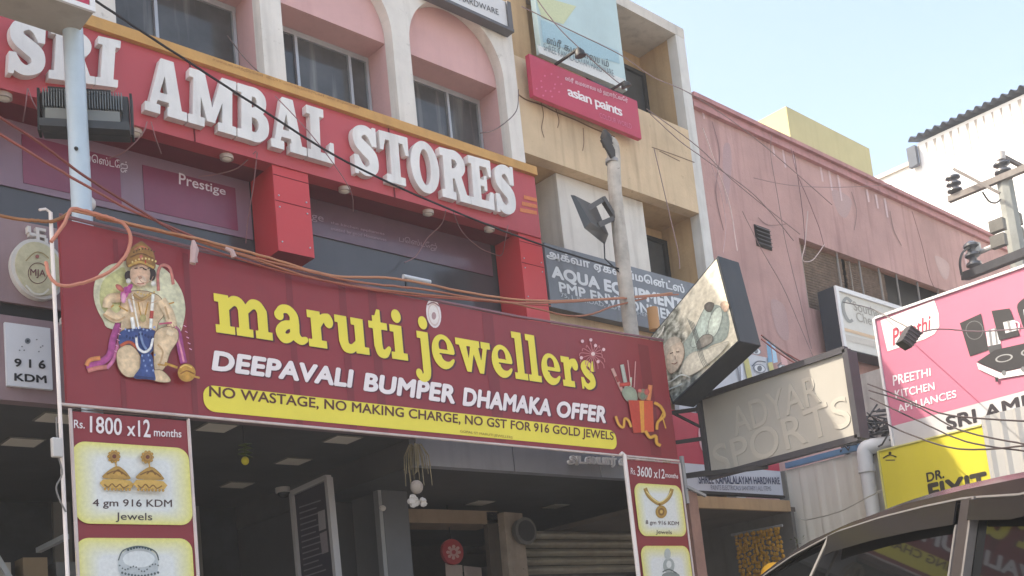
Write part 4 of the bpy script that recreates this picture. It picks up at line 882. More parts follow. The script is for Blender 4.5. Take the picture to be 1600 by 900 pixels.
put('bracket', MB().bar((6.10, 5.07, 2.86), (6.10, 5.07, 2.5), .025).bar((6.10, 5.05, 2.62), (6.3, 5.05, 2.56), .02), STEELW, t)
bxp = U(94, 702, 'y', 5.06)
jb = thing('junction_box', 'small white junction box tied to the left banner pipe', 'box', U(92, 716, 'y', 5.04))
put('case', MB().box(bxp.x - .045, bxp.x + .0, 5.02, 5.05, bxp.z - .045, bxp.z + .045), mat('case_white', (196, 192, 190), .5), jb, bevel=.006)
put('wire', MB().tube(spline([U(*p, 'y', 5.035) for p in ((88, 652), (89, 680), (92, 690))], 4), .004, 5).tube(spline([U(*p, 'y', 5.035) for p in ((92, 716), (97, 740), (88, 760), (92, 778), (103, 800))], 4), .004, 5), mat('wire_grey', (120, 116, 114), .6), jb)
# ================================================================== STATUE-PICTURE LIGHTBOX (hangs crooked) AND ADYAR SPORTS LIGHTBOX
X1 = 6.15
s1 = Plane('x', X1)
lb = thing('lightbox', 'crooked black edged lightbox with a faded pale green figure picture above the beige one', 'lightbox', s1.w(1052, 640))
q = [s1.w(*p) for p in ((1012, 530), (1121, 399), (1156, 533), (1050, 632))]
BX = mat('box_black', (40, 46, 54), .45, .12, 6, .12, (90, 90, 90))
put('case', MB().quadbox([p + Vector((.004, 0, 0)) for p in q], (.255, 0, 0)), BX, lb, bevel=.006)
from mathutils import noise
def facecol():
    n = 90; mb = MB(); mb.c = []; ctr = sum(q, Vector()) / 4
    tl, tr, br, bl = [ctr + (p - ctr) * .955 for p in q]
    for j in range(n + 1):
        for i in range(n + 1):
            u, v = i / n, j / n
            p = (tl * (1 - u) + tr * u) * (1 - v) + (bl * (1 - u) + br * u) * v; mb.v.append(tuple(p))
            f = noise.fractal(Vector((u * 16, v * 16, 3)), .8, 2.1, 5); g = noise.fractal(Vector((u * 3, v * 3, 9)), .9, 2.1, 3)
            e = min(max((u - .45 + .25 * v) * 4 + g, 0), 1); k = min(max((v - .82 - .1 * g) * 8, 0), 1) * min(max((.55 - u) * 5, 0), 1)
            a = np.array([140, 143, 134]) + 96 * f; b = np.array([218, 214, 196]) + 26 * f; c = np.array([96, 108, 110]) + 70 * f
            mb.c.append(lin(np.clip((a * (1 - e) + b * e) * (1 - k) + c * k, 30, 240)))
    mb.f += [(j * (n + 1) + i, j * (n + 1) + i + 1, (j + 1) * (n + 1) + i + 1, (j + 1) * (n + 1) + i) for j in range(n) for i in range(n)]
    return mb
put('picture_face', facecol(), color_mat('backlit_print', .35, 50, .1), lb)
sg_ = Art(s1, .003); sg_.shade = .2
A1, A2, A3 = (186, 204, 196), (160, 176, 170), (206, 222, 212)
sg_.add([(1062, 560), (1070, 535), (1086, 512), (1100, 486), (1116, 476), (1134, 484), (1140, 505), (1134, 530), (1112, 540), (1092, 556), (1078, 572)], A2, 5)
sg_.line([(1080, 540), (1086, 516), (1097, 490), (1106, 478), (1112, 490), (1108, 512), (1098, 532), (1088, 542)], A1, (112, 122, 120), .8, 5)
sg_.line([(1108, 524), (1108, 504), (1116, 486), (1126, 480), (1129, 494), (1124, 514), (1116, 526)], A3, (120, 130, 128), .8, 5)
sg_.add([(1101, 478), (1108, 472), (1117, 475), (1112, 487), (1104, 486)], (104, 102, 98), 4).add([(1126, 476), (1134, 470), (1140, 478), (1134, 488)], (200, 176, 156), 4)
sg_.line([(1090, 536), (1100, 524), (1113, 524), (1114, 534), (1102, 542), (1092, 546)], (150, 148, 140), (96, 98, 96), 1, 5)
sg_.line([(1040, 556), (1046, 536), (1058, 530), (1068, 538), (1070, 556), (1062, 574), (1050, 584), (1042, 574)], (204, 190, 172), (140, 122, 108), .9, 5)
sg_.add([(1038, 548), (1044, 532), (1056, 526), (1066, 532), (1056, 538), (1046, 546), (1042, 560)], (186, 178, 164), 4)
sg_.stroke([(1048, 553), (1053, 551)], 1.6, (96, 78, 70)).stroke([(1058, 550), (1063, 550)], 1.6, (96, 78, 70)).stroke([(1056, 556), (1057, 562)], 1.2, (160, 136, 118)).stroke([(1051, 568), (1056, 569), (1060, 566)], 1.4, (140, 96, 88))
sg_.line([(1070, 566), (1082, 552), (1098, 548), (1122, 540), (1140, 534), (1128, 552), (1104, 572), (1082, 586), (1068, 584)], (206, 206, 192), (160, 160, 150), .8, 5)
for k in range(4): sg_.stroke([(1076 + k * 3.2, 498 + k * 2), (1086 + k * 3.2, 524 + k * 4), (1094 + k * 3, 556 + k * 2), (1102 + k * 3, 574 - k)], .9, (110, 118, 116))
sg_.stroke([(1034, 598), (1050, 596), (1066, 586), (1080, 590)], 2, (190, 200, 200)).stroke([(1040, 612), (1054, 606), (1068, 600)], 2, (170, 184, 186)).stroke([(1028, 530), (1036, 520), (1040, 510)], 2, (206, 206, 200))
sg_.done('printed_statue', lb, None, color_mat('painted_print', .45, 40, .22))
X2 = 6.6
s2 = Plane('x', X2)
lb2 = thing('lightbox', 'beige faced lightbox with embossed blank letters and a dark metal frame', 'lightbox', s2.w(1230, 720))
q2 = s2.rect((1095, 628), (1319, 540), (1343, 673), (1110, 755))
FRM = mat('frame_dark', (66, 66, 72), .45, .15, 8, .25, (100, 84, 74))
put('case', MB().quadbox([p + Vector((.004, 0, 0)) for p in q2], (.14, 0, 0)), FRM, lb2, bevel=.004)
mb = MB()
for i in range(4): mb.bar(q2[i], q2[(i + 1) % 4], .045, .05, (1, 0, 0))
put('frame', mb, FRM, lb2)
put('face', MB().poly([p + Vector((-.002, 0, 0)) for p in q2]), mat('beige_acrylic', (168, 165, 158), .5, .04, 4, .1, (160, 150, 135), spec=.3), lb2)
EMB = mat('beige_letter', (178, 174, 165), .45, .03, 4)
for t_, qq in (('ADYAR', ((1140, 640), (1276, 583), (1284, 628), (1150, 682))), ('SPORTS', ((1112, 698), (1322, 616), (1332, 664), (1122, 746)))):
    cu = text_mesh(t_, .004, 0, .005, 1.02)
    put('lettering', quadmap(cu, [s2.w(*p) for p in qq], s2.n, .005, 1), EMB, lb2)
br_ = thing('sign_bracket', 'black angle iron bracket with a yellowish strut holding the beige lightbox', 'bracket', (6.45, 5.25, 2.5))
IR = mat('angle_iron', (46, 44, 46), .6, .2, 8)
y0 = q2[0].y; mb = MB()
for z in (q2[0].z - .08, (q2[0].z + q2[3].z) / 2, q2[3].z + .05): mb.bar((X2 + .05, y0 - .02, z), (6.25, y0 + .28, z - .03), .028)
mb.bar((6.34, y0 + .2, q2[0].z + .15), (6.34, y0 + .2, q2[3].z - .1), .035).bar((6.36, y0 + .2, q2[0].z - .05), (6.6, y0, q2[0].z - .25), .02)
mb.bar((6.30, y0 + .22, q2[3].z + .02), (6.62, y0 - .55, q2[3].z - .03), .035)
put('arm', mb, IR, br_)
put('strut', MB().bar((6.25, y0 + .15, q2[0].z - .12), (6.27, y0 + .15, q2[3].z + .1), .04), mat('yellow_wood', (186, 150, 96), .7, .15, 6, .3), br_)
# ---- signs low between the boxes
hs = Plane('y', 5.62)
hw = thing('hardware_sign', 'red sign with a white strip of hardware lettering half hidden by the beige lightbox', 'sign', (7.6, 5.64, 2.7))
hq = hs.rect((1066, 640), (1205, 655), (1224, 776), (1084, 757)); za = hq[3].z
hq = [Vector((6.45, 5.62, 3.42)), Vector((8.15, 5.62, 3.42)), Vector((8.15, 5.62, 2.74)), Vector((6.45, 5.62, 2.74))]
put('board', MB().box(6.45, 8.15, 5.62, 5.66, 2.97, 3.42), mat('sign_red', (186, 52, 76), .45, .06, 3), hw)
put('strip', MB().box(6.45, 8.15, 5.618, 5.66, 2.74, 2.968), mat('strip_white', (196, 200, 210), .45, .06, 3), hw)
put('edge', MB().box(6.44, 8.16, 5.61, 5.66, 2.715, 2.738), IR, hw)
h2 = Plane('y', 5.616)
lettering(h2, 'SHREE KAMALALAYAM HARDWARE', [(1090, 742), (1217, 746), (1219, 757), (1092, 756)], (58, 66, 96), hw, .003, .015)
lettering(h2, 'PAINTS ELECTRICALS SANITARY | ALL ITEMS', [(1110, 758), (1204, 760), (1205, 769), (1111, 768)], (96, 102, 122), hw, .003)
ha = Art(h2, .003); ha.stroke([(1099, 652), (1094, 676), (1098, 700), (1108, 712)], 6, (214, 170, 180)); ha.done('printed_ornament', hw)
ey = thing('optician_sign', 'pale board with drawn eyes and coloured stripes between the two lightboxes', 'sign', (7.9, 6.0, 3.5))
e_ = Plane('y', 5.98)
eq = [Vector((7.25, 5.98, 4.24)), Vector((8.75, 5.98, 4.24)), Vector((8.75, 5.98, 3.5)), Vector((7.25, 5.98, 3.5))]
put('board', MB().quadbox(eq, (0, .05, 0)), mat('pale_print', (192, 194, 200), .5, .06, 4), ey)
ea = Art(e_, .003)
for cx, cy, s in ((1181, 549, 1), (1186, 576, 1.25), (1222, 575, .9)):
    ea.stroke([(cx - 9 * s, cy - 3 * s), (cx - 2 * s, cy - 9 * s), (cx + 8 * s, cy - 8 * s)], 1.6, (86, 92, 104)).ell(cx, cy, 8 * s, 5.5 * s, (120, 126, 136), 15).ell(cx, cy, 6.6 * s, 4.3 * s, (206, 208, 212), 15).ell(cx, cy, 3 * s, 3.6 * s, (96, 102, 112))
ea.add([(1196, 534), (1202, 534), (1206, 566), (1199, 566)], (104, 156, 190)).add([(1204, 537), (1209, 538), (1214, 566), (1207, 568)], (160, 196, 220)).add([(1160, 562), (1168, 560), (1174, 590), (1166, 592)], (190, 182, 120)).add([(1198, 568), (1205, 566), (1208, 578), (1201, 580)], (190, 182, 120)).add([(1217, 552), (1226, 556), (1230, 572), (1220, 570)], (206, 160, 160)).stroke([(1150, 572), (1156, 600)], 2, (120, 124, 134), 0).stroke([(1157, 570), (1158, 598)], 3, (206, 210, 222), 0)
ea.done('printed_eyes', ey)
put('clamp', MB().box(7.42, 7.58, 5.86, 5.93, 3.42, 3.60), mat('clamp_grey', (92, 94, 98), .5), ey)
sp3 = Plane('y', 5.9)
sb = thing('lightbox', 'white framed lightbox with a dark side and grey crescent logo', 'lightbox', (10.9, 6.0, 4.3))
t0 = sp3.w(1303, 447); t1 = sp3.w(1316, 523); zb = t1.z - .16
SW = mat('lightbox_white', (206, 204, 198), .45, .05, 3, .15, (150, 146, 138))
put('case', MB().box(t0.x, t0.x + 2.3, 5.905, 6.12, zb, t0.z), mat('box_side', (46, 54, 64), .5), sb)
put('face', MB().box(t0.x + .01, t0.x + 2.3, 5.9, 5.904, zb + .01, t0.z - .01), SW, sb)
fm = MB().box(t0.x - .01, t0.x + .045, 5.875, 5.899, zb, t0.z).box(t0.x + .046, t0.x + 2.3, 5.875, 5.899, t0.z - .05, t0.z)
put('frame', fm, mat('frame_pale', (218, 218, 220), .45), sb)
lettering(sp3, 'Southern', [(1331, 470), (1384, 486), (1386, 501), (1334, 485)], (156, 150, 142), sb, .004, .005)
lettering(sp3, 'Chettinad', [(1336, 487), (1392, 503), (1394, 518), (1339, 502)], (156, 150, 142), sb, .004, .005)
sa = Art(sp3, .004)
sa.stroke([(1330, 472), (1322, 466), (1317, 475), (1319, 490), (1326, 502), (1332, 500)], 5, (140, 142, 140)); sa.add([(1318, 512), (1372, 527), (1372, 532), (1319, 517)], (206, 176, 146)).add([(1320, 522), (1376, 536), (1377, 546), (1321, 532)], (190, 184, 176)); sa.done('crescent_logo', sb)
# ================================================================== CORRUGATED SHED WITH HOARDINGS (faces along the street)
XS = 8.25
sh = thing('sheet_wall', 'off white corrugated sheet wall behind the yellow and pink hoardings', 'wall', (XS, 4, 0))
def ribs(y0, y1, z0, z1, x, per=.17, amp=.007):
    n = int((y1 - y0) / per * 8)
    def fn(u, v):
        y = y0 + (y1 - y0) * u; t = (y / per) % 1; h = 1 if t < .18 else 0 if .28 < t < .9 else .5
        return (x - amp * h, y, z0 + (z1 - z0) * v)
    return MB().grid(fn, n, 1)
SHM = mat('sheet_white', (206, 204, 196), .55, .07, 1.6, .22, (150, 140, 124), spec=.4)
put('sheet', ribs(4.35, 5.62, 0, 2.98, XS), SHM, sh)
put('sheet', ribs(1.6, 4.34, 0, 3.95, XS + .02), SHM, sh)
put('back_frame', MB().box(XS + .06, XS + .12, 1.6, 5.62, 0, 2.9).box(XS + .3, 11, 1.6, 1.7, 0, 3.9).box(XS + .07, 11, 1.71, 5.5, 2.85, 2.9), STEELW, sh)
put('top_beam', MB().bar((XS - .01, 5.6, 3.02), (XS - .01, 4.62, 3.02), .05), mat('blue_paint', (96, 136, 172), .5, .1, 6), sh)
put('edge_post', MB().box(XS - .02, XS + .05, 5.625, 5.72, 0, 2.98), mat('post_grey', (150, 148, 142), .6, .12, 4, .3), sh)
sd = thing('downpipe', 'white plastic drain pipe with an elbow beside the yellow hoarding', 'pipe', U(1372, 806, 'x', 8.12))
c0 = U(1358, 703, 'x', 8.14); c1 = U(1343, 712, 'x', 8.14); c2 = U(1372, 812, 'x', 8.14)
c1b = Vector((c1.x, c1.y, c1.z)); bot = Vector((8.14, c1.y - .0, .1))
PVC = mat('pvc_white', (206, 210, 214), .35, .05, 5, .15, (150, 146, 140))
put('pipe', MB().tube([(8.14, c1.y - .05, .1), (8.14, c1.y - .05, c1.z - .1)], .062, 14), PVC, sd)
put('elbow', MB().tube(spline([(8.14, c1.y - .05, c1.z - .16), (8.14, c1.y - .05, c1.z - .02), (8.15, c1.y - .07, c1.z + .05), (8.2, c1.y - .16, c1.z + .06), (8.3, c1.y - .3, c1.z + .06)], 5), .068, 14), PVC, sd)
put('collar', MB().tube([(8.14, c1.y - .05, c1.z - .16), (8.14, c1.y - .05, c1.z - .10)], .076, 14), PVC, sd)
# dark shade net bundle above the pipe
nb = MB()
for k in range(60):
    y = random.uniform(4.3, 4.95); z = random.uniform(3.0, 3.3); nb.tube([(8.2 + random.uniform(-.1, .25), y, z), (8.2 + random.uniform(-.1, .25), y + random.uniform(-.2, .2), z + random.uniform(-.1, .06)), (8.25, y + random.uniform(-.3, .3), z + random.uniform(-.1, .1))], .008, 4)
solo('cable_tangle', nb, mat('net_dark', (84, 86, 90), .8, .3, 14), 'tangle of dark cable on top of the sheet wall beside the pink hoarding', 'cables')
solo('wall_panel', MB().box(8.6, 8.66, 4.6, 5.2, 2.95, 3.75), mat('grey_patch', (170, 166, 164), .7, .25, 4, .3), 'stained grey panel between the crescent logo lightbox and the pink hoarding', 'panel')
X3 = 8.0
s3 = Plane('x', X3)
pr_ = thing('hoarding', 'pink kitchen appliance hoarding with a white tab and black lettering on its white strip', 'hoarding', (X3, 3.2, 2.9))
pq_ = s3.rect((1367, 501), (1600, 417), (1600, 609), (1395, 667))
YF = pq_[0].y; zt_, zm_ = pq_[0].z, pq_[3].z; zb_ = s3.w(1376, 703).z; YN = 1.7
PKM = mat('pink_vinyl', (190, 112, 136), .45, .05, 1.2, .06, (180, 90, 130), spec=.35)
put('sheet', MB().box(X3, X3 + .04, YN, YF, zm_, zt_), PKM, pr_)
put('white_strip', MB().box(X3, X3 + .04, YN, YF, zb_, zm_ - .001), mat('white_vinyl', (186, 185, 188), .45, .04, 2, .08), pr_)
put('edge', MB().bar((X3 - .006, YF, zt_ + .012), (X3 - .006, YN, zt_ + .012), .02).bar((X3 - .006, YF + .012, zb_), (X3 - .006, YF + .012, zt_ + .01), .02), mat('frame_pale', (218, 218, 220)), pr_)
put('back_frame', MB().box(X3 + .045, X3 + .1, YN, YF - .02, zt_ - .1, zt_ - .05).box(X3 + .045, X3 + .1, YN, YF - .02, zb_ + .05, zb_ + .1), STEELW, pr_)
pa_ = Art(s3, .003)
pa_.add([(1376, 501), (1460, 469), (1467, 490), (1468, 510), (1460, 522), (1445, 530), (1387, 549)], (226, 222, 222)); pa_.done('white_tab', pr_)
lettering(s3, 'Preethi', [(1392, 515), (1454, 492), (1457, 515), (1396, 541)], (176, 66, 86), pr_, .005, .02, .25)
for t_, qq in (('PREETHI', ((1395, 587), (1454, 575), (1455, 587), (1396, 603))), ('KITCHEN', ((1398, 610), (1460, 597), (1461, 609), (1400, 623))), ('APPLIANCES', ((1402, 633), (1494, 609), (1495, 621), (1404, 645)))):
    lettering(s3, t_, qq, (232, 222, 228), pr_, .004, .018)
lettering(s3, 'SRI AMBAL STORES', [(1477, 651), (1835, 552), (1840, 574), (1480, 673)], (50, 46, 52), pr_, .004, .03)
ap_ = Art(s3, .004)
BK, BK2, SI = (46, 46, 50), (70, 72, 76), (206, 208, 212)
ap_.add([(1500, 505), (1533, 490), (1545, 547), (1516, 557)], BK).ell(1523, 516, 14, 15, (96, 98, 100)).ell(1523, 516, 12.6, 13.6, BK)
ap_.add([(1541, 518), (1561, 511), (1564, 537), (1544, 541)], SI).add([(1545, 515), (1549, 514), (1552, 540), (1548, 541)], (120, 122, 126)).add([(1554, 513), (1557, 512), (1560, 537), (1557, 538)], (120, 122, 126)).add([(1544, 542), (1564, 537), (1566, 548), (1547, 552)], BK2)
ap_.add([(1550, 486), (1578, 482), (1594, 524), (1562, 532)], BK).add([(1568, 504), (1586, 500), (1590, 516), (1572, 521)], SI).add([(1574, 502), (1578, 501), (1582, 518), (1578, 519)], (130, 132, 136)).stroke([(1586, 502), (1593, 506), (1592, 516)], 2, SI)
ap_.add([(1590, 480), (1596, 470), (1612, 462), (1630, 470), (1634, 500), (1604, 514), (1596, 500)], BK, 3).add([(1600, 484), (1612, 480), (1614, 498), (1602, 500)], SI)
ap_.add([(1527, 566), (1556, 547), (1640, 528), (1660, 548), (1620, 570), (1565, 582)], BK).add([(1527, 567), (1565, 583), (1562, 592), (1530, 577)], SI).add([(1565, 583), (1625, 570), (1622, 582), (1562, 592)], (226, 228, 230)).ell(1570, 560, 14, 6, (150, 152, 154), -12).ell(1570, 560, 11, 4.4, BK, -12).ell(1610, 550, 14, 6, (150, 152, 154), -12).ell(1610, 550, 11, 4.4, BK, -12).ell(1570, 583, 3.4, 4, (110, 112, 116)).ell(1600, 577, 3.4, 4, (110, 112, 116)).add([(1556, 590), (1561, 590), (1561, 597), (1557, 597)], BK)
ap_.done('printed_appliances', pr_)
X4 = 7.98
s4 = Plane('x', X4)
dy_ = thing('hoarding', 'yellow hoarding with bold black lettering under the pink one', 'hoarding', (X4, 3.9, 2.1))
dq = s4.rect((1373, 706), (1535, 668), (1548, 752), (1388, 800))
put('sheet', MB().box(X4, X4 + .03, dq[1].y, dq[0].y, 2.0, zb_ - .012), mat('yellow_vinyl', (200, 188, 62), .45, .05, 1.5, .08, (170, 160, 60)), dy_)
put('edge', MB().bar((X4 - .004, dq[0].y + .008, 2.0), (X4 - .004, dq[0].y + .008, zb_ - .012), .014).bar((X4 - .004, dq[0].y, zb_ - .01), (X4 - .004, dq[1].y, zb_ - .01), .012), mat('yellow_edge', (196, 190, 120), .5), dy_)
lettering(s4, 'DR.', [(1447, 739), (1475, 732), (1476, 747), (1449, 754)], (50, 46, 40), dy_, .004, .03)
lettering(s4, 'FIXIT', [(1449, 756), (1541, 736), (1546, 766), (1454, 789)], (50, 46, 40), dy_, .004, .045)
da = Art(s4, .003); da.stroke([(1380, 716), (1390, 711), (1401, 714)], 2, (70, 66, 40)).ell(1391, 708, 2.4, 2.4, (70, 66, 40)).stroke([(1384, 719), (1399, 719)], 1.6, (110, 104, 60)); da.done('small_logo', dy_)
rp_ = thing('corrugated_panel', 'white corrugated panel lapping over the right end of the yellow hoarding', 'panel', (7.95, 2.6, 2.0))
a = U(1532, 652, 'x', 7.93); ysp = U(1540, 700, 'x', 7.93).y
put('sheet', ribs(1.7, ysp, 2.0, a.z, 7.93, .12, .022), mat('panel_white', (160, 160, 160), .4, .05, 2, .12, (160, 156, 150), spec=.4), rp_)
# ================================================================== POLES AND LAMPS
STEEL = mat('painted_pole', (178, 194, 206), .4, .08, 5, .12, (130, 130, 130), spec=.5)
YPO = 4.9
pa0 = U(112, 53, 'y', YPO)
sp1 = thing('steel_pole', 'pale blue grey steel pole standing behind the left end of the banner', 'pole', (pa0.x, YPO, .13))
YPO2 = 5.2
pb0 = U(114, 53, 'y', YPO2)
sp1.location = (pb0.x, YPO2, .13); BASE[sp1.name] = Vector(sp1.location)
put('shaft', MB().tube([(pb0.x, YPO2, .13), (pb0.x, YPO2, U(122, 54, 'y', YPO2).z + .03)], .047, 18), STEEL, sp1)
put('bolt', MB().ball(U(119, 232, 'y', YPO2 - .05), .01), BLACKP, sp1)
cl = U(140, 318, 'y', YPO2); put('clamp', MB().ball(cl, .03, .03, .035, 10).tube([cl, (pb0.x, YPO2, cl.z - .02)], .015, 6), mat('case_white', (196, 192, 190)), sp1)
zS = U(122, 54, 'y', YPO2).z
cb_ = thing('box_sign', 'red fronted box sign with a pale underside on top of the steel pole', 'sign', (pb0.x, YPO2, zS))
f0 = U(146, 20, 'z', zS); f1 = U(88, 0, 'z', zS)
put('case', MB().box(f0.x - 1.6, f0.x, f0.y, f0.y + .27, zS, zS + .5), mat('box_underside', (168, 162, 154), .6, .08, 4, .2), cb_)
put('face', MB().box(f0.x - 1.57, f0.x - .022, f0.y - .012, f0.y - .002, zS + .024, zS + .48), mat('crimson_print', (190, 52, 88)), cb_)
put('edge', MB().box(f0.x - 1.6, f0.x + .004, f0.y - .018, f0.y - .001, zS - .003, zS + .022).box(f0.x - .02, f0.x + .004, f0.y - .018, f0.y - .001, zS + .023, zS + .5), mat('frame_pale', (218, 218, 220)), cb_)
# finned floodlight
lc = U(134, 176, 'y', 5.27)
fl_ = thing('floodlight', 'dark finned floodlight seen from behind on the steel pole', 'floodlight', lc)
def LB(x0, x1, y0, y1, z0, z1, mb=None): return (mb or MB()).box(lc.x + x0, lc.x + x1, lc.y + y0, lc.y + y1, lc.z + z0, lc.z + z1)
hw_, hh_ = .20, .125
put('housing', LB(-hw_, hw_, .0, .06, -hh_, hh_ - .01), mat('lamp_black', (62, 64, 66), .45, .1, 6), fl_, bevel=.006)
mb = MB()
for k in range(30): LB(-hw_ + .012 + k * .0123, -hw_ + .0165 + k * .0123, -.04, -.0005, .0, hh_ - .022, mb)
put('fin', mb, mat('fin_grey', (112, 118, 122), .4), fl_)
put('driver_cover', LB(-hw_ + .02, hw_ - .04, -.03, -.0008, -.075, -.004), mat('cover_grey', (124, 126, 124), .5), fl_)
put('lip', LB(-hw_ - .004, hw_ + .004, -.05, -.0012, -hh_, -.08), mat('lamp_black', (62, 64, 66)), fl_)
put('bracket', LB(-hw_ - .018, -hw_ - .006, -.01, .05, -hh_, hh_), BLACKP, fl_); put('bracket', LB(hw_ + .006, hw_ + .018, -.01, .05, -hh_, hh_), BLACKP, fl_)
put('bracket', LB(-.17, .12, -.01, .05, hh_ - .008, hh_ + .012), BLACKP, fl_)
fl_.rotation_euler = (rad(-8), 0, rad(-27))
# wooden looking middle pole with a floodlight
YM = 5.55
m0 = U(987, 525, 'y', YM); m1 = U(958, 235, 'y', YM); m2 = U(944, 203, 'y', YM)
mp_ = thing('street_pole', 'peeling whitish pole leaning in front of the grey board', 'pole', (m0.x, YM, .13))
OLDW = mat('peeling_white', (178, 172, 164), .8, .25, 7, .6, (96, 84, 74), .5, 25, spots=.8)
put('shaft', MB().tube(spline([(m0.x + .02, YM, .13), m0, U(972, 400, 'y', YM), U(961, 300, 'y', YM), m1, U(951, 222, 'y', YM)], 4), [.062] * 10 + [.058] * 10 + [.052], 12), OLDW, mp_)
top = U(951, 222, 'y', YM)
put('cap', MB().tube([U(951, 228, 'y', YM), U(946, 212, 'y', YM), m2], [.05, .045, .015], 8), mat('cap_dark', (60, 58, 58), .7, .2, 8), mp_)
put('cap_plate', MB().quadbox([U(940, 218, 'y', YM - .05), U(950, 212, 'y', YM - .05), U(966, 244, 'y', YM - .05), U(956, 246, 'y', YM - .05)], (0, .02, 0)), mat('cap_dark', (60, 58, 58)), mp_)
put('clamp', MB().tube([U(949.5, 248, 'y', YM) + Vector((.055, 0, 0)), U(949.5, 253, 'y', YM) + Vector((.055, 0, 0))], .06, 12), STEELW, mp_)
f2 = thing('floodlight', 'slim black floodlight tilted on a bracket at the peeling pole', 'floodlight', U(940, 378, 'y', YM))
a = [U(892, 306, 'y', YM - .02), U(900, 305, 'y', YM + .28), U(949, 368, 'y', YM + .28), U(940, 378, 'y', YM - .02)]
a = [U(892, 305, 'y', YM - .1), U(897, 303, 'y', YM - .1), U(950, 366, 'y', YM - .1), U(916, 356, 'y', YM - .1)]
P_ = lambda x, y, d=0: U(x, y, 'y', YM + d)
put('housing', MB().hexa([P_(891, 304, -.12), P_(913, 357, -.12), P_(945, 383, .1), P_(926, 328, .1)], [P_(898, 305, -.12), P_(923, 347, -.12), P_(951, 366, .1), P_(932, 322, .1)]), mat('lamp_black', (62, 64, 66)), f2, bevel=.004)
put('bracket', MB().bar(P_(915, 328), P_(943, 311), .03, .04).bar(P_(941, 309), P_(960, 340), .04, .04).bar(P_(934, 352), P_(959, 341), .028, .04), mat('bracket_grey', (84, 82, 82), .5, .1, 8), f2)
put('cable', MB().tube([P_(944, 378), P_(945, 404), P_(966, 424), P_(980, 430)], .006, 5), BLACKP, f2)
# power pole
XP_, YPP = 13.0, 5.05
pe = thing('power_pole', 'concrete power pole with crossarms and dark insulators right of the pink wall', 'power pole', (13.0, 5.05, 0))
e0 = U(1570, 285, 'y', YPP)
px_ = e0.x
CONC = mat('concrete_pole', (138, 142, 140), .85, .12, 6, .2, (120, 116, 108), .3, 30)
pe.location = (px_, YPP, 0); BASE[pe.name] = Vector(pe.location)
put('shaft', MB().tube([(px_ + .02, YPP, 0), (px_, YPP, e0.z + .0)], [.17, .105], 8), CONC, pe)
RS = mat('rust_steel', (110, 106, 104), .6, .2, 8, .3, (90, 66, 56))
zt3 = e0.z - .02
put('crossarm', MB().bar((px_ - .1, YPP + .72, zt3 + .05), (px_ - .1, YPP - .9, zt3 + .05), .08), RS, pe)
put('crossarm', MB().bar(U(1490, 264, 'y', YPP + .5), U(1562, 302, 'y', YPP), .035).bar(U(1561, 241, 'y', YPP), U(1625, 275, 'y', YPP - .3), .045), RS, pe)
INS = mat('insulator', (70, 74, 82), .25, .1, 8, spec=.6)
def insul(base, h, r, n, parent):
    pts, rs = [], []
    for k in range(n):
        z = h * (k + .1) / n
        for dz, q in ((0, .55), (.25, 1), (.5, .95), (.75, .5)): pts.append(base + Vector((0, 0, z + h / n * dz))); rs.append(r * q)
    put('insulator', MB().tube(pts, rs, 12), INS, parent)
insul(Vector((px_ - .1, YPP + .62, zt3 + .1)), .26, .1, 3, pe)
insul(Vector((px_, YPP, e0.z)), .3, .11, 3, pe)
put('insulator_cap', MB().tube([(px_, YPP, e0.z + .3), (px_, YPP, e0.z + .4)], [.06, .07], 10), mat('case_white', (196, 192, 190)), pe)
b0, b1 = U(1508, 432, 'y', YPP + .6), U(1620, 388, 'y', YPP - .6)
put('platform_beam', MB().bar(b0, b1, .12, .10).bar(b0 + Vector((0, 0, -.22)), b1 + Vector((0, 0, -.22)), .06), mat('beam_dark', (58, 60, 66), .6, .2, 8), pe)
insul(U(1523, 420, 'y', YPP + .5), .38, .1, 3, pe)
c = U(1523, 396, 'y', YPP + .5)
put('bushing', MB().tube([c, c + Vector((0, 0, .12))], .09, 12).tube([U(1526, 396, 'y', YPP + .5), U(1556, 383, 'y', YPP + .2)], .035, 8).tube([c + Vector((-.02, 0, .1)), U(1517, 384, 'y', YPP + .5)], [.05, .02], 8), mat('bushing_grey', (170, 172, 174), .4), pe)
put('jumper_wire', MB().tube(spline([U(1517, 385, 'y', YPP + .5), U(1504, 395, 'y', YPP + .5), U(1500, 412, 'y', YPP + .5), U(1503, 430, 'y', YPP + .5)], 5), .016, 6).tube(spline([U(1535, 300, 'y', YPP), U(1545, 314, 'y', YPP), U(1556, 317, 'y', YPP), U(1563, 312, 'y', YPP)], 5), .012, 5), BLACKP, pe)
for (x, y) in ((1565, 352), (1567, 376), (1591, 344), (1594, 366)):
    p = U(x, y + 8, 'y', YPP - .05); put('fuse_block', MB().box(p.x - .05, p.x + .05, YPP - .1, YPP + .08, p.z, p.z + .15), mat('fuse_grey', (88, 88, 86), .6, .2, 8), pe)
# hanging junction box on a wire
jx = U(1425, 525, 'y', 3.3)
hb = thing('junction_box', 'small ribbed black box hanging from a wire in front of the pink hoarding', 'box', U(1425, 545, 'y', 3.3))
q = [U(*p, 'y', 3.3) for p in ((1424, 507), (1442, 520), (1425, 543), (1409, 532))]
put('case', MB().quadbox(q, (.03, .07, 0)), mat('box_dark', (66, 64, 66), .6, .12, 12), hb, bevel=.004)
mb = MB()
for k in range(5):
    t = (k + .5) / 5; mb.bar(q[0].lerp(q[3], t) - Vector((0, .004, 0)), q[1].lerp(q[2], t) - Vector((0, .004, 0)), .006)
put('rib', mb, mat('rib_grey', (90, 88, 90), .6), hb)
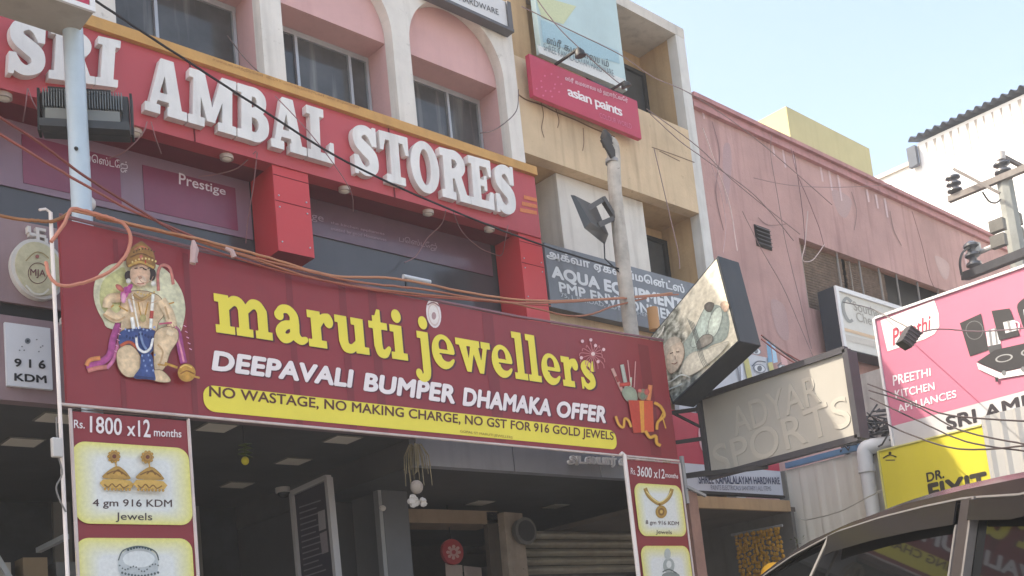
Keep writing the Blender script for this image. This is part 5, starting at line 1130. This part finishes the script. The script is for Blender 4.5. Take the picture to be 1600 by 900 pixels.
# ================================================================== STALL UNDER THE HARDWARE SIGN
fs2 = thing('flower_stall', 'dim stall with a tan eave board and marigold strings below the hardware sign', 'stall', (7.3, 6.2, .13))
e5 = Plane('y', 5.5); er_ = e5.rect((1084, 772), (1234, 784), (1236, 797), (1086, 795))
put('eave_board', MB().box(6.3, er_[1].x, 5.5, 5.54, er_[2].z, er_[0].z), mat('eave_tan', (176, 146, 112), .7, .12, 4, .35, (110, 80, 60)), fs2)
put('ceiling', MB().box(6.3, 8.20, 5.545, 8, er_[2].z + .01, er_[2].z + .05), mat('stall_ceiling', (96, 88, 82), .8, .15, 3), fs2)
put('back_wall', MB().box(6.42, 8.2, 7.4, 7.5, .13, er_[2].z + .05), mat('stall_back', (70, 70, 74), .7, .2, 2), fs2)
put('side_wall', MB().box(8.13, 8.18, 5.55, 7.395, .13, er_[2].z + .01), mat('stall_side', (110, 108, 106), .7, .15, 3, .3), fs2)
mb = MB()
for k in range(6): mb.box(6.5, 8.1, 7.34, 7.39, 1.5 + k * .15, 1.52 + k * .15)
put('shutter_rib', mb, STEELW, fs2)
mb = MB()
for x in (7.32, 7.7): mb.tube([(x, 6.6, .13), (x, 6.6, er_[2].z)], .035, 8)
put('upright', mb, STEELW, fs2)
mg = mat('marigold', (186, 138, 48), .8, .25, 30)
lp0, lp1 = U(1150, 838, 'x', 7.9), U(1216, 826, 'x', 7.9)
for k in range(14):
    t = k / 13; y = lp0.y + (lp1.y - lp0.y) * t; z = lp0.z + (lp1.z - lp0.z) * t
    mb = MB(); zz = z
    while zz > z - .75: mb.ball((7.9 + random.uniform(-.015, .015), y + random.uniform(-.008, .008), zz), random.uniform(.015, .022), .018, random.uniform(.018, .026), 7, .15); zz -= random.uniform(.03, .05)
    g = solo('marigold_string', mb, mg, 'string of orange yellow marigolds hanging in the dim stall', 'flower garland', 'marigold strings in the stall')
solo('garland_rail', MB().tube([lp0 + Vector((0, .05, .02)), lp1 + Vector((0, -.05, .02))], .012, 6), STEELW, 'thin rail the marigold strings hang from', 'rail')
yc = U(1207, 884, 'y', 4.6)
mb = MB().ball((yc.x, 4.6, yc.z - .06), .085, .1, .085, 18); solo('yellow_bundle', mb, mat('yellow_cloth', (216, 160, 44), .7, .1, 8), 'rounded bright yellow cover peeking out behind the dark car', 'cover')
tb = thing('potted_plant', 'small leafy sprig growing at the foot of the sheet wall by the car roof', 'plant', U(1245, 850, 'y', 5.3))
p0 = U(1246, 850, 'y', 5.3); mb = MB()
for k in range(26):
    a = p0 + Vector((random.uniform(-.07, .07), random.uniform(-.05, .05), random.uniform(-.1, .05))); d = Vector((random.uniform(-1, 1), random.uniform(-1, 1), random.uniform(-.3, 1))).normalized() * .035; s = Vector((d.y, -d.x, .3 * d.z)) * .4
    mb.add([a, a + d * .5 + s, a + d, a + d * .5 - s], [(0, 1, 2, 3)])
put('leaf', mb, mat('leaf_green', (74, 84, 54), .6, .2, 20), tb)
put('stem', MB().tube([(p0.x, 5.3, 1.2), p0], .006, 5), mat('stem_brown', (90, 76, 60), .8), tb)
put('pot', MB().tube([(p0.x, 5.3, .13), (p0.x, 5.3, 1.22)], [.1, .12], 14), mat('terracotta', (150, 90, 66), .8, .1, 6), tb)
# ================================================================== CAR (nose towards the shops)
YAW = rad(30)
ca, cs_ = math.cos(YAW), math.sin(YAW)
P0 = Vector((3.45, 1.95, 0)); AV = Vector((cs_, ca, 0)); BV = Vector((ca, -cs_, 0))    # forward, towards the far side
def FL_(px, py):      # pixel -> (along, z) on the near flank plane
    d = ray(px, py); nn = np.array(BV); t = np.dot(np.array(P0) - CAM, nn) / np.dot(d, nn); h = Vector(CAM + d * t); return (h - P0).dot(AV), h.z
def W(s, b, z): return P0 + AV * s + BV * b + Vector((0, 0, z))
TILT = math.tan(rad(19))
ZR = 1.72
def near(s, z): return W(s, -(ZR - z) * TILT, z)       # a point on the inward leaning side glass plane
roofline = [FL_(*p) for p in ((1176, 912), (1190, 899), (1215, 876), (1258, 845), (1320, 815), (1400, 787), (1500, 763), (1600, 743))]
wintop = [FL_(*p) for p in ((1186, 912), (1205, 893), (1240, 866), (1305, 829), (1372, 807), (1440, 790), (1508, 776))]
CAR = mat('car_paint', (38, 35, 37), .16, .1, 8, .1, (74, 70, 66), spec=.5, spots=.08)
car = thing('car', 'dark maroon car with door visors parked nose towards the shops', 'car', W(.3, .85, 0))
rl = [Vector((s, z, 0)) for s, z in roofline]
sl, zl = rl[-1].x, rl[-1].y
rl += [Vector((sl - .6, zl - .01, 0)), Vector((sl - 1.3, zl - .08, 0)), Vector((sl - 1.7, zl - .2, 0)), Vector((sl - 1.85, zl - .55, 0))]
s0, z0 = rl[0].x, rl[0].y
pf = [Vector((s0 + .55, z0 - .42, 0)), Vector((s0 + .28, z0 - .2, 0))] + rl
pf = spline(pf, 3); Wd = 1.62; nb_s = 10
def roofpt(i, j):
    p = pf[i]; t = j / nb_s; b = Wd * t; crown = .05 * (1 - (2 * t - 1) ** 4)
    return W(p.x, b, p.y + crown - .05 * (1 if j in (0, nb_s) else 0))
mb = MB(); m = len(pf)
mb.add([roofpt(i, j) for i in range(m) for j in range(nb_s + 1)], [(i * (nb_s + 1) + j, i * (nb_s + 1) + j + 1, (i + 1) * (nb_s + 1) + j + 1, (i + 1) * (nb_s + 1) + j) for i in range(m - 1) for j in range(nb_s)])
mb.smooth = True
put('roof', mb, CAR, car)
# lower body
prof = [(-2.3, .45), (-2.32, .95), (-1.9, 1.12), (s0 + .5, 1.08), (s0 + .7, 1.02), (s0 + 1.35, .92), (s0 + 1.62, .78), (s0 + 1.66, .42), (s0 + .9, .28), (-1.6, .28)]
n = len(prof); loops_ = []
for b, sc_ in ((-.12, .97), (-.16, 1), (Wd + .16, 1), (Wd + .12, .97)): loops_.append([W(s * sc_, b, z) for s, z in prof])
mb = MB(); mb.add([p for l in loops_ for p in l], [tuple(range(n))] + [(k * n + i, k * n + (i + 1) % n, (k + 1) * n + (i + 1) % n, (k + 1) * n + i) for k in range(3) for i in range(n)] + [tuple(range(3 * n, 4 * n))[::-1]])
put('body', mb, CAR, car)
for s in (-1.45, s0 + .95):
    for b in (-.1, Wd - .08):
        wh = put('wheel', MB().tube([W(s, b - .06, .33), W(s, b + .18, .33)], .33, 24), mat('tyre', (34, 34, 34), .8, .1, 10), car)
        put('rim', MB().tube([W(s, b - .07, .33), W(s, b + .19, .33)], .2, 20), mat('rim_alloy', (170, 172, 176), .35, .05, 8, metal=.6), wh)
CG = mat('car_glass', (16, 18, 20), .03, .1, 1, spec=.75)
# side rail strip between roof edge and windows
def band(top, bot, off, th=.012):
    a = [near(s, z) - BV * off for s, z in top]; b = [near(s, z) - BV * off for s, z in bot]; k = len(a); mb = MB()
    for i in range(k - 1): mb.quadbox([a[i], a[i + 1], b[i + 1], b[i]], BV * th)
    return mb
def resample(pts, S):
    P = sorted(pts); return [(s, float(np.interp(s, [p[0] for p in P], [p[1] for p in P]))) for s in S]
S_ = np.linspace(roofline[-1][0] - .9, roofline[0][0], 40)
rr = resample(roofline, S_); wt_ext = wintop + [FL_(1600, 770), (roofline[-1][0] - .9, FL_(1600, 770)[1])]
ww = resample(wt_ext, S_)
ww = [(s, min(z, r[1] - .012)) for (s, z), r in zip(ww, rr)]
put('side_rail', band([(s, z - .005) for s, z in rr], ww, .006, .05), CAR, car)
put('chrome_strip', band(ww, [(s, z - .006) for s, z in ww], .012, .02), mat('chrome', (104, 103, 105), .4, .1, 20, metal=.2), car)
put('window_seal', band([(s, z - .0065) for s, z in ww], [(s, z - .0092) for s, z in ww], .010, .018), mat('rubber_black', (22, 22, 23), .7), car)
bel = [(s, 1.06) for s, z in ww]
put('window', band([(s, z - .0095) for s, z in ww], [(s, max(1.06, min(1.06, z - .02))) for s, z in ww], -.012, .006), CG, car)
VIS = mat('visor_smoke', (28, 28, 30), .2, .06, 3, spec=.22)
sb0, sb1 = FL_(1507, 800)[0], FL_(1526, 800)[0]; sa = FL_(1297, 840)[0]
vs1 = [p for p in ww if sb0 <= p[0] <= sa]; vs2 = [p for p in ww if p[0] <= sb1]
for vv, drop in ((vs1, .075), (vs2, .065)):
    if len(vv) > 1: put('door_visor', band([(s, z - .0095) for s, z in vv], [(s, z - .0095 - drop) for s, z in vv], .03, .006), VIS, car)
def pillar(s1, s2, zt, m, nm, off=.016): 
    q = [near(s1, zt), near(s2, zt), near(s2, 1.06), near(s1, 1.06)]; return put(nm, MB().quadbox([p - BV * off for p in q], BV * .03), m, car)
zB = float(np.interp(sb0, [p[0] for p in sorted(ww)], [p[1] for p in sorted(ww)])) - .01
pillar(sb1 - .0, sb0, zB, mat('pillar_dark', (46, 43, 45), .4, .05, 3), 'door_pillar')
pillar(sb1 - .012, sb1 - .001, zB, mat('chrome', (170, 168, 172)), 'pillar_trim', .02)
pillar(sb0 + .001, sb0 + .012, zB - .075, mat('chrome', (170, 168, 172)), 'pillar_trim', .02)
pillar(sb0 + .0125, sb0 + .03, zB, mat('visor_clip', (206, 206, 208), .4), 'visor_clip', .034) if False else None
a0, a1 = near(*FL_(1296, 840)), near(*FL_(1284, 905))
put('quarter_trim', MB().bar(a0 - BV * .02, a1 - BV * .02, .010, .010), mat('visor_clip', (124, 122, 122), .4), car)
put('far_glass', MB().quadbox([W(s0 - .1, Wd - .02, 1.66), W(-1.6, Wd - .02, 1.62), W(-1.7, Wd + .1, 1.06), W(s0 + .3, Wd + .1, 1.06)], -BV * .01), CG, car)
wsq = [W(s0 + .02, .06, z0 - .03), W(s0 + .02, Wd - .06, z0 - .03), W(s0 + .6, Wd - .02, 1.06), W(s0 + .6, .02, 1.06)]
put('windscreen', MB().quadbox(wsq, (0, 0, -.012)), CG, car)
for b in (.08, Wd - .3): put('headlight', MB().quadbox([W(s0 + 1.6, b, .80), W(s0 + 1.6, b + .24, .80), W(s0 + 1.68, b + .24, .62), W(s0 + 1.68, b, .62)], AV * .02), mat('lamp_lens', (225, 218, 205)), car)
# ================================================================== CABLES
ORG = (176, 112, 84); RDC = (126, 66, 62)
G1 = 'orange cables along the banner top'
cable('thick orange cable looping in a wide ring over the left end of the banner', [(88, 600, 4.98), (74, 420, 4.98), (72, 405, 4.97), (80, 378, 4.96), (100, 350, 4.97), (112, 327, 5.02), (135, 330, 5.02), (170, 340, 4.98), (194, 350, 4.96), (204, 372, 4.95), (196, 400, 4.94), (170, 425, 4.93), (130, 442, 4.93), (95, 446, 4.94), (78, 432, 4.96), (72, 410, 4.98)][3:], .0085, (190, 124, 104), G1)
cable('orange cable sagging in from the far left above the medallion', [(-20, 331, 5.1), (20, 341, 5.1), (60, 345, 5.06), (85, 345, 5.05), (110, 332, 5.05)], .0085, (150, 102, 68), G1)
cable('orange cable running from the steel pole over the banner to the crooked lightbox', [(110, 328, 5.15), (160, 339, 5.02), (240, 358, 5.0), (320, 376, 5.0), (420, 403, 5.02), (520, 431, 5.05), (620, 436, 5.08), (760, 462, 5.15), (850, 470, 5.3), (960, 466, 5.5), (1050, 458, 5.7)], .0075, (178, 124, 94), G1)
cable('second orange cable hugging the top of the banner in the middle', [(150, 340, 5.03), (300, 374, 5.01), (380, 398, 5.02), (470, 421, 5.03), (560, 441, 5.05), (660, 452, 5.08), (790, 472, 5.15), (900, 471, 5.35), (1060, 460, 5.72)], .007, (166, 106, 82), G1)
cable('third orange cable drooping lowest along the banner top', [(280, 368, 5.01), (400, 406, 5.02), (480, 432, 5.02), (560, 448, 5.04), (680, 462, 5.06), (800, 474, 5.1), (880, 492, 5.2), (920, 492, 5.3), (960, 478, 5.45), (1010, 466, 5.6)], .007, (158, 100, 76), G1)
cable('thin rust cable strung just under the others along the banner top', [(300, 380, 5.0), (440, 424, 5.01), (600, 456, 5.03), (720, 468, 5.06), (860, 478, 5.2)], .005, (150, 76, 62), G1)
G2 = 'dark red cables slanting down from the far left'
cable('upper dark red cable slanting down across the steel pole', [(-30, 165, 4.75), (60, 222, 4.82), (135, 277, 4.9), (220, 330, 4.96), (285, 368, 5.0), (330, 382, 5.02)], .007, RDC, G2)
cable('lower dark red cable slanting down across the steel pole', [(-30, 192, 4.75), (40, 234, 4.8), (110, 276, 4.88), (200, 326, 4.95), (270, 356, 5.0), (320, 378, 5.02)], .007, (150, 84, 76), G2)
cable('black wire crossing the raised white letters of the red fascia', [(140, -8, 5.4), (152, 3, 5.4), (260, 74, 5.45), (420, 178, 5.5), (540, 252, 5.52), (700, 326, 5.55), (850, 384, 5.56), (980, 424, 5.55)], .007, (40, 38, 42), None, 'wire', cat='wire')
kn = U(303, 396, 'y', 4.99)
solo('cable_tie', MB().tube([U(302, 376, 'y', 4.99), U(304, 390, 'y', 4.98), U(301, 412, 'y', 4.98)], [.008, .022, .015], 8).tube([U(304, 385, 'y', 4.98), U(307, 410, 'y', 4.98)], .008, 6), mat('cloth_tie', (186, 158, 156), .8), 'pale cloth strip tied around the cables on the banner', 'tie')
solo('cable_tie', MB().tube([U(352, 388, 'y', 5.0), U(362, 392, 'y', 4.99), U(366, 402, 'y', 4.99)], [.01, .014, .016], 8), mat('cloth_tie', (186, 158, 156)), 'small pale plastic hook on the banner top right of the cloth tie', 'hook')
tl0, tl1 = U(630, 432, 'y', 5.62), U(672, 441, 'y', 5.62)
tbx = thing('tube_light', 'short white tube light under the cables above the banner', 'lamp', (tl0 + tl1) / 2)
put('tube', MB().tube([tl0, tl1], .016, 10), mat('tube_white', (200, 202, 206), .4), tbx)
put('arm', MB().bar(U(634, 436, 'y', 5.62), U(635, 448, 'y', 5.62), .012), BLACKP, tbx)
G3 = 'thin string light wires under the red fascia'
SW_ = (150, 112, 116)
k = 0
for lab, pts in (('left of the steel pole', [(43, 138, 5.98), (40, 165, 6.0), (36, 190, 6.1)]), ('right of the first letters, slanting to the pole', [(44, 138, 5.98), (52, 160, 5.98), (66, 182, 6.0)]),
                 ('below the first white A, left strand', [(230, 190, 5.98), (222, 210, 6.0), (196, 236, 6.1), (170, 248, 6.2)]), ('below the first white A, right strand', [(236, 190, 5.98), (243, 215, 6.0), (252, 240, 6.1)]),
                 ('in a swag beside the first red pillar', [(400, 236, 5.98), (372, 262, 6.1), (340, 272, 6.2), (310, 276, 6.25)]), ('hanging down along the first red pillar', [(402, 238, 5.98), (396, 290, 6.1), (388, 340, 6.2), (384, 380, 6.25)]),
                 ('left strand between the second and third lamps', [(697, 328, 5.98), (690, 350, 6.1), (668, 372, 6.2), (650, 400, 6.2), (632, 410, 6.2)]), ('right strand between the second and third lamps', [(708, 330, 5.98), (722, 362, 6.1), (748, 386, 6.2), (770, 396, 6.2), (784, 398, 6.15), (790, 372, 6.0), (794, 352, 5.98)]),
                 ('crossing the letters above the second lamp', [(430, 150, 5.85), (490, 215, 5.85), (545, 292, 5.95), (552, 330, 6.1)])):
    cable('thin pale wire under the red fascia, ' + lab, pts, .0035, SW_, G3, 'string_wire', cat='wire')
cable('thin wire hanging in a curve on the white pier right of the arches', [(810, 140, 6.08), (808, 170, 6.05), (794, 188, 6.05), (770, 204, 6.05), (750, 208, 6.1)], .004, (110, 96, 96), None, 'wire', cat='wire')
cable('thin wire from the left arch down to the white pilaster', [(355, 55, 6.05), (380, 88, 6.05), (408, 116, 6.05), (440, 140, 6.02)], .0035, (110, 96, 96), None, 'wire', cat='wire')
G4 = 'thin dark wires crossing the peach balconies'
WD = (140, 118, 118)
for lab, pts in (('over the faded name board, steepest', [(840, 0, 5.9), (870, 40, 5.85), (905, 75, 5.8), (950, 116, 5.8), (975, 136, 5.9)]), ('over the faded name board towards the edge pier', [(815, 10, 5.9), (880, 42, 5.85), (970, 86, 5.85), (1020, 120, 5.9), (1085, 150, 6.0), (1180, 216, 6.0), (1300, 320, 6.05)]),
                 ('from the dark window down past the edge pier', [(1010, 170, 6.0), (1060, 206, 6.0), (1098, 236, 6.0), (1150, 286, 6.0), (1250, 366, 6.05)]), ('beside it, slightly lower', [(1016, 178, 6.0), (1062, 220, 6.0), (1106, 252, 6.0), (1180, 306, 6.0), (1240, 376, 6.05)]),
                 ('dropping in front of the dark doorway', [(1022, 232, 6.0), (1045, 330, 6.0), (1060, 396, 6.0), (1062, 420, 6.0)])):
    cable('thin dark wire ' + lab, pts, .0045, WD, G4, 'wire', cat='wire')
G5 = 'loose wires hanging down the pink wall'
for lab, pts, r, c_ in (('pale and thick, falling to the crooked lightbox', [(1098, 200, 6.1), (1120, 262, 6.1), (1140, 320, 6.1), (1152, 392, 6.0)], .008, (206, 180, 176)), ('left of the slatted vent', [(1105, 240, 6.12), (1126, 300, 6.12), (1134, 350, 6.12), (1130, 395, 6.1)], .005, (190, 160, 160)),
                        ('from the parapet in a loop by the drip marks', [(1206, 210, 6.1), (1204, 240, 6.1), (1214, 300, 6.1), (1228, 380, 6.1), (1250, 470, 6.1), (1268, 545, 6.1)], .005, WD), ('doubled beside the drip marks', [(1236, 232, 6.1), (1245, 270, 6.1), (1262, 310, 6.1), (1280, 356, 6.1), (1288, 386, 6.1)], .006, (150, 116, 120)),
                        ('black from the first drip marks to the bamboo blind', [(1240, 236, 6.1), (1250, 300, 6.1), (1256, 350, 6.1), (1258, 400, 6.1)], .006, (120, 92, 96)), ('white in a loop over the bamboo blind', [(1262, 330, 6.1), (1258, 380, 6.1), (1254, 406, 6.1), (1270, 406, 6.1), (1288, 382, 6.1)], .008, (196, 176, 172)),
                        ('slanting to the corner of the beige lightbox', [(1160, 330, 6.1), (1190, 390, 6.1), (1222, 446, 6.08), (1246, 500, 6.0), (1270, 556, 5.9)], .005, WD), ('down the middle right of the pink wall', [(1425, 330, 6.1), (1440, 380, 6.1), (1452, 430, 6.1), (1460, 450, 6.1)], .005, (140, 104, 104)),
                        ('straight across the upper pink wall', [(1178, 278, 6.1), (1240, 290, 6.05), (1330, 292, 6.0), (1480, 283, 5.6)], .005, (140, 116, 118))):
    cable('loose wire on the pink wall, ' + lab, pts, r * .75, c_, G5, 'wire', cat='wire')
G6 = 'dark wires sagging across the hoardings'
for lab, a in (('highest', [(1356, 600, 4.2), (1400, 617, 3.6), (1480, 648, 3.2), (1600, 658, 2.6)]), ('second highest', [(1358, 610, 4.2), (1430, 634, 3.5), (1500, 672, 3.1), (1600, 694, 2.6)]), ('second lowest', [(1360, 622, 4.2), (1440, 660, 3.5), (1510, 690, 3.1), (1610, 706, 2.6)]), ('lowest and most curved', [(1362, 650, 4.2), (1410, 674, 3.6), (1480, 698, 3.2), (1540, 702, 2.9), (1620, 694, 2.5)])):
    cable('dark wire sagging across the pink and yellow hoardings, ' + lab, a, .006, (60, 52, 54), G6, 'wire', cat='wire')
cable('wire holding the small black box, upper left half', [(1318, 472, 5.7), (1360, 482, 4.6), (1400, 502, 3.7), (1424, 514, 3.32)], .005, (110, 106, 104), None, 'wire', cat='wire')
cable('wire leaving the small black box to the right', [(1436, 520, 3.3), (1470, 514, 3.2), (1530, 518, 3.0), (1610, 512, 2.7)], .005, (120, 100, 106), None, 'wire', cat='wire')
cable('pale wire sagging along the bottom of the sheet wall', [(1250, 810, 5.4), (1262, 812, 5.3), (1310, 800, 4.6), (1350, 780, 4.3), (1378, 766, 4.1)], .005, (170, 168, 160), None, 'wire', cat='wire')
G7 = 'red and dark wires beside the eye board'
for lab, pts, c_ in (('upper red one', [(1190, 524, 5.3), (1222, 548, 5.6), (1262, 570, 5.7)], (150, 70, 66)), ('lower red one', [(1190, 530, 5.3), (1218, 552, 5.6), (1250, 572, 5.7)], (170, 90, 80)), ('dark one', [(1192, 526, 5.3), (1226, 552, 5.6), (1258, 574, 5.7)], (70, 60, 62))):
    cable('short wire beside the eye board, ' + lab, pts, .007, c_, G7, 'wire', cat='wire')
sq = U(1020, 490, 'y', 5.85)
solo('conduit_stub', MB().tube([(sq.x, 5.85, sq.z - .15), (sq.x, 5.85, sq.z + .05)], .05, 10), mat('conduit_tan', (190, 146, 104), .7, .1, 6), 'short tan pipe stub in front of the grey board', 'pipe')

# ================================================================== dusty street air
hz_ = MB().box(-60, 60, -60, 60, -1.3, 16)
hm = bpy.data.materials.new('haze_air'); hm.use_nodes = True; hn = hm.node_tree; hn.nodes.remove(hn.nodes['Principled BSDF'])
pv = hn.nodes.new('ShaderNodeVolumePrincipled'); pv.inputs['Color'].default_value = (.95, .96, 1, 1); pv.inputs['Density'].default_value = .0036
hn.links.new(pv.outputs[0], hn.nodes['Material Output'].inputs['Volume'])
tag(put('haze', hz_, hm), 'thin pale dusty air filling the street', 'haze', None, 'stuff')
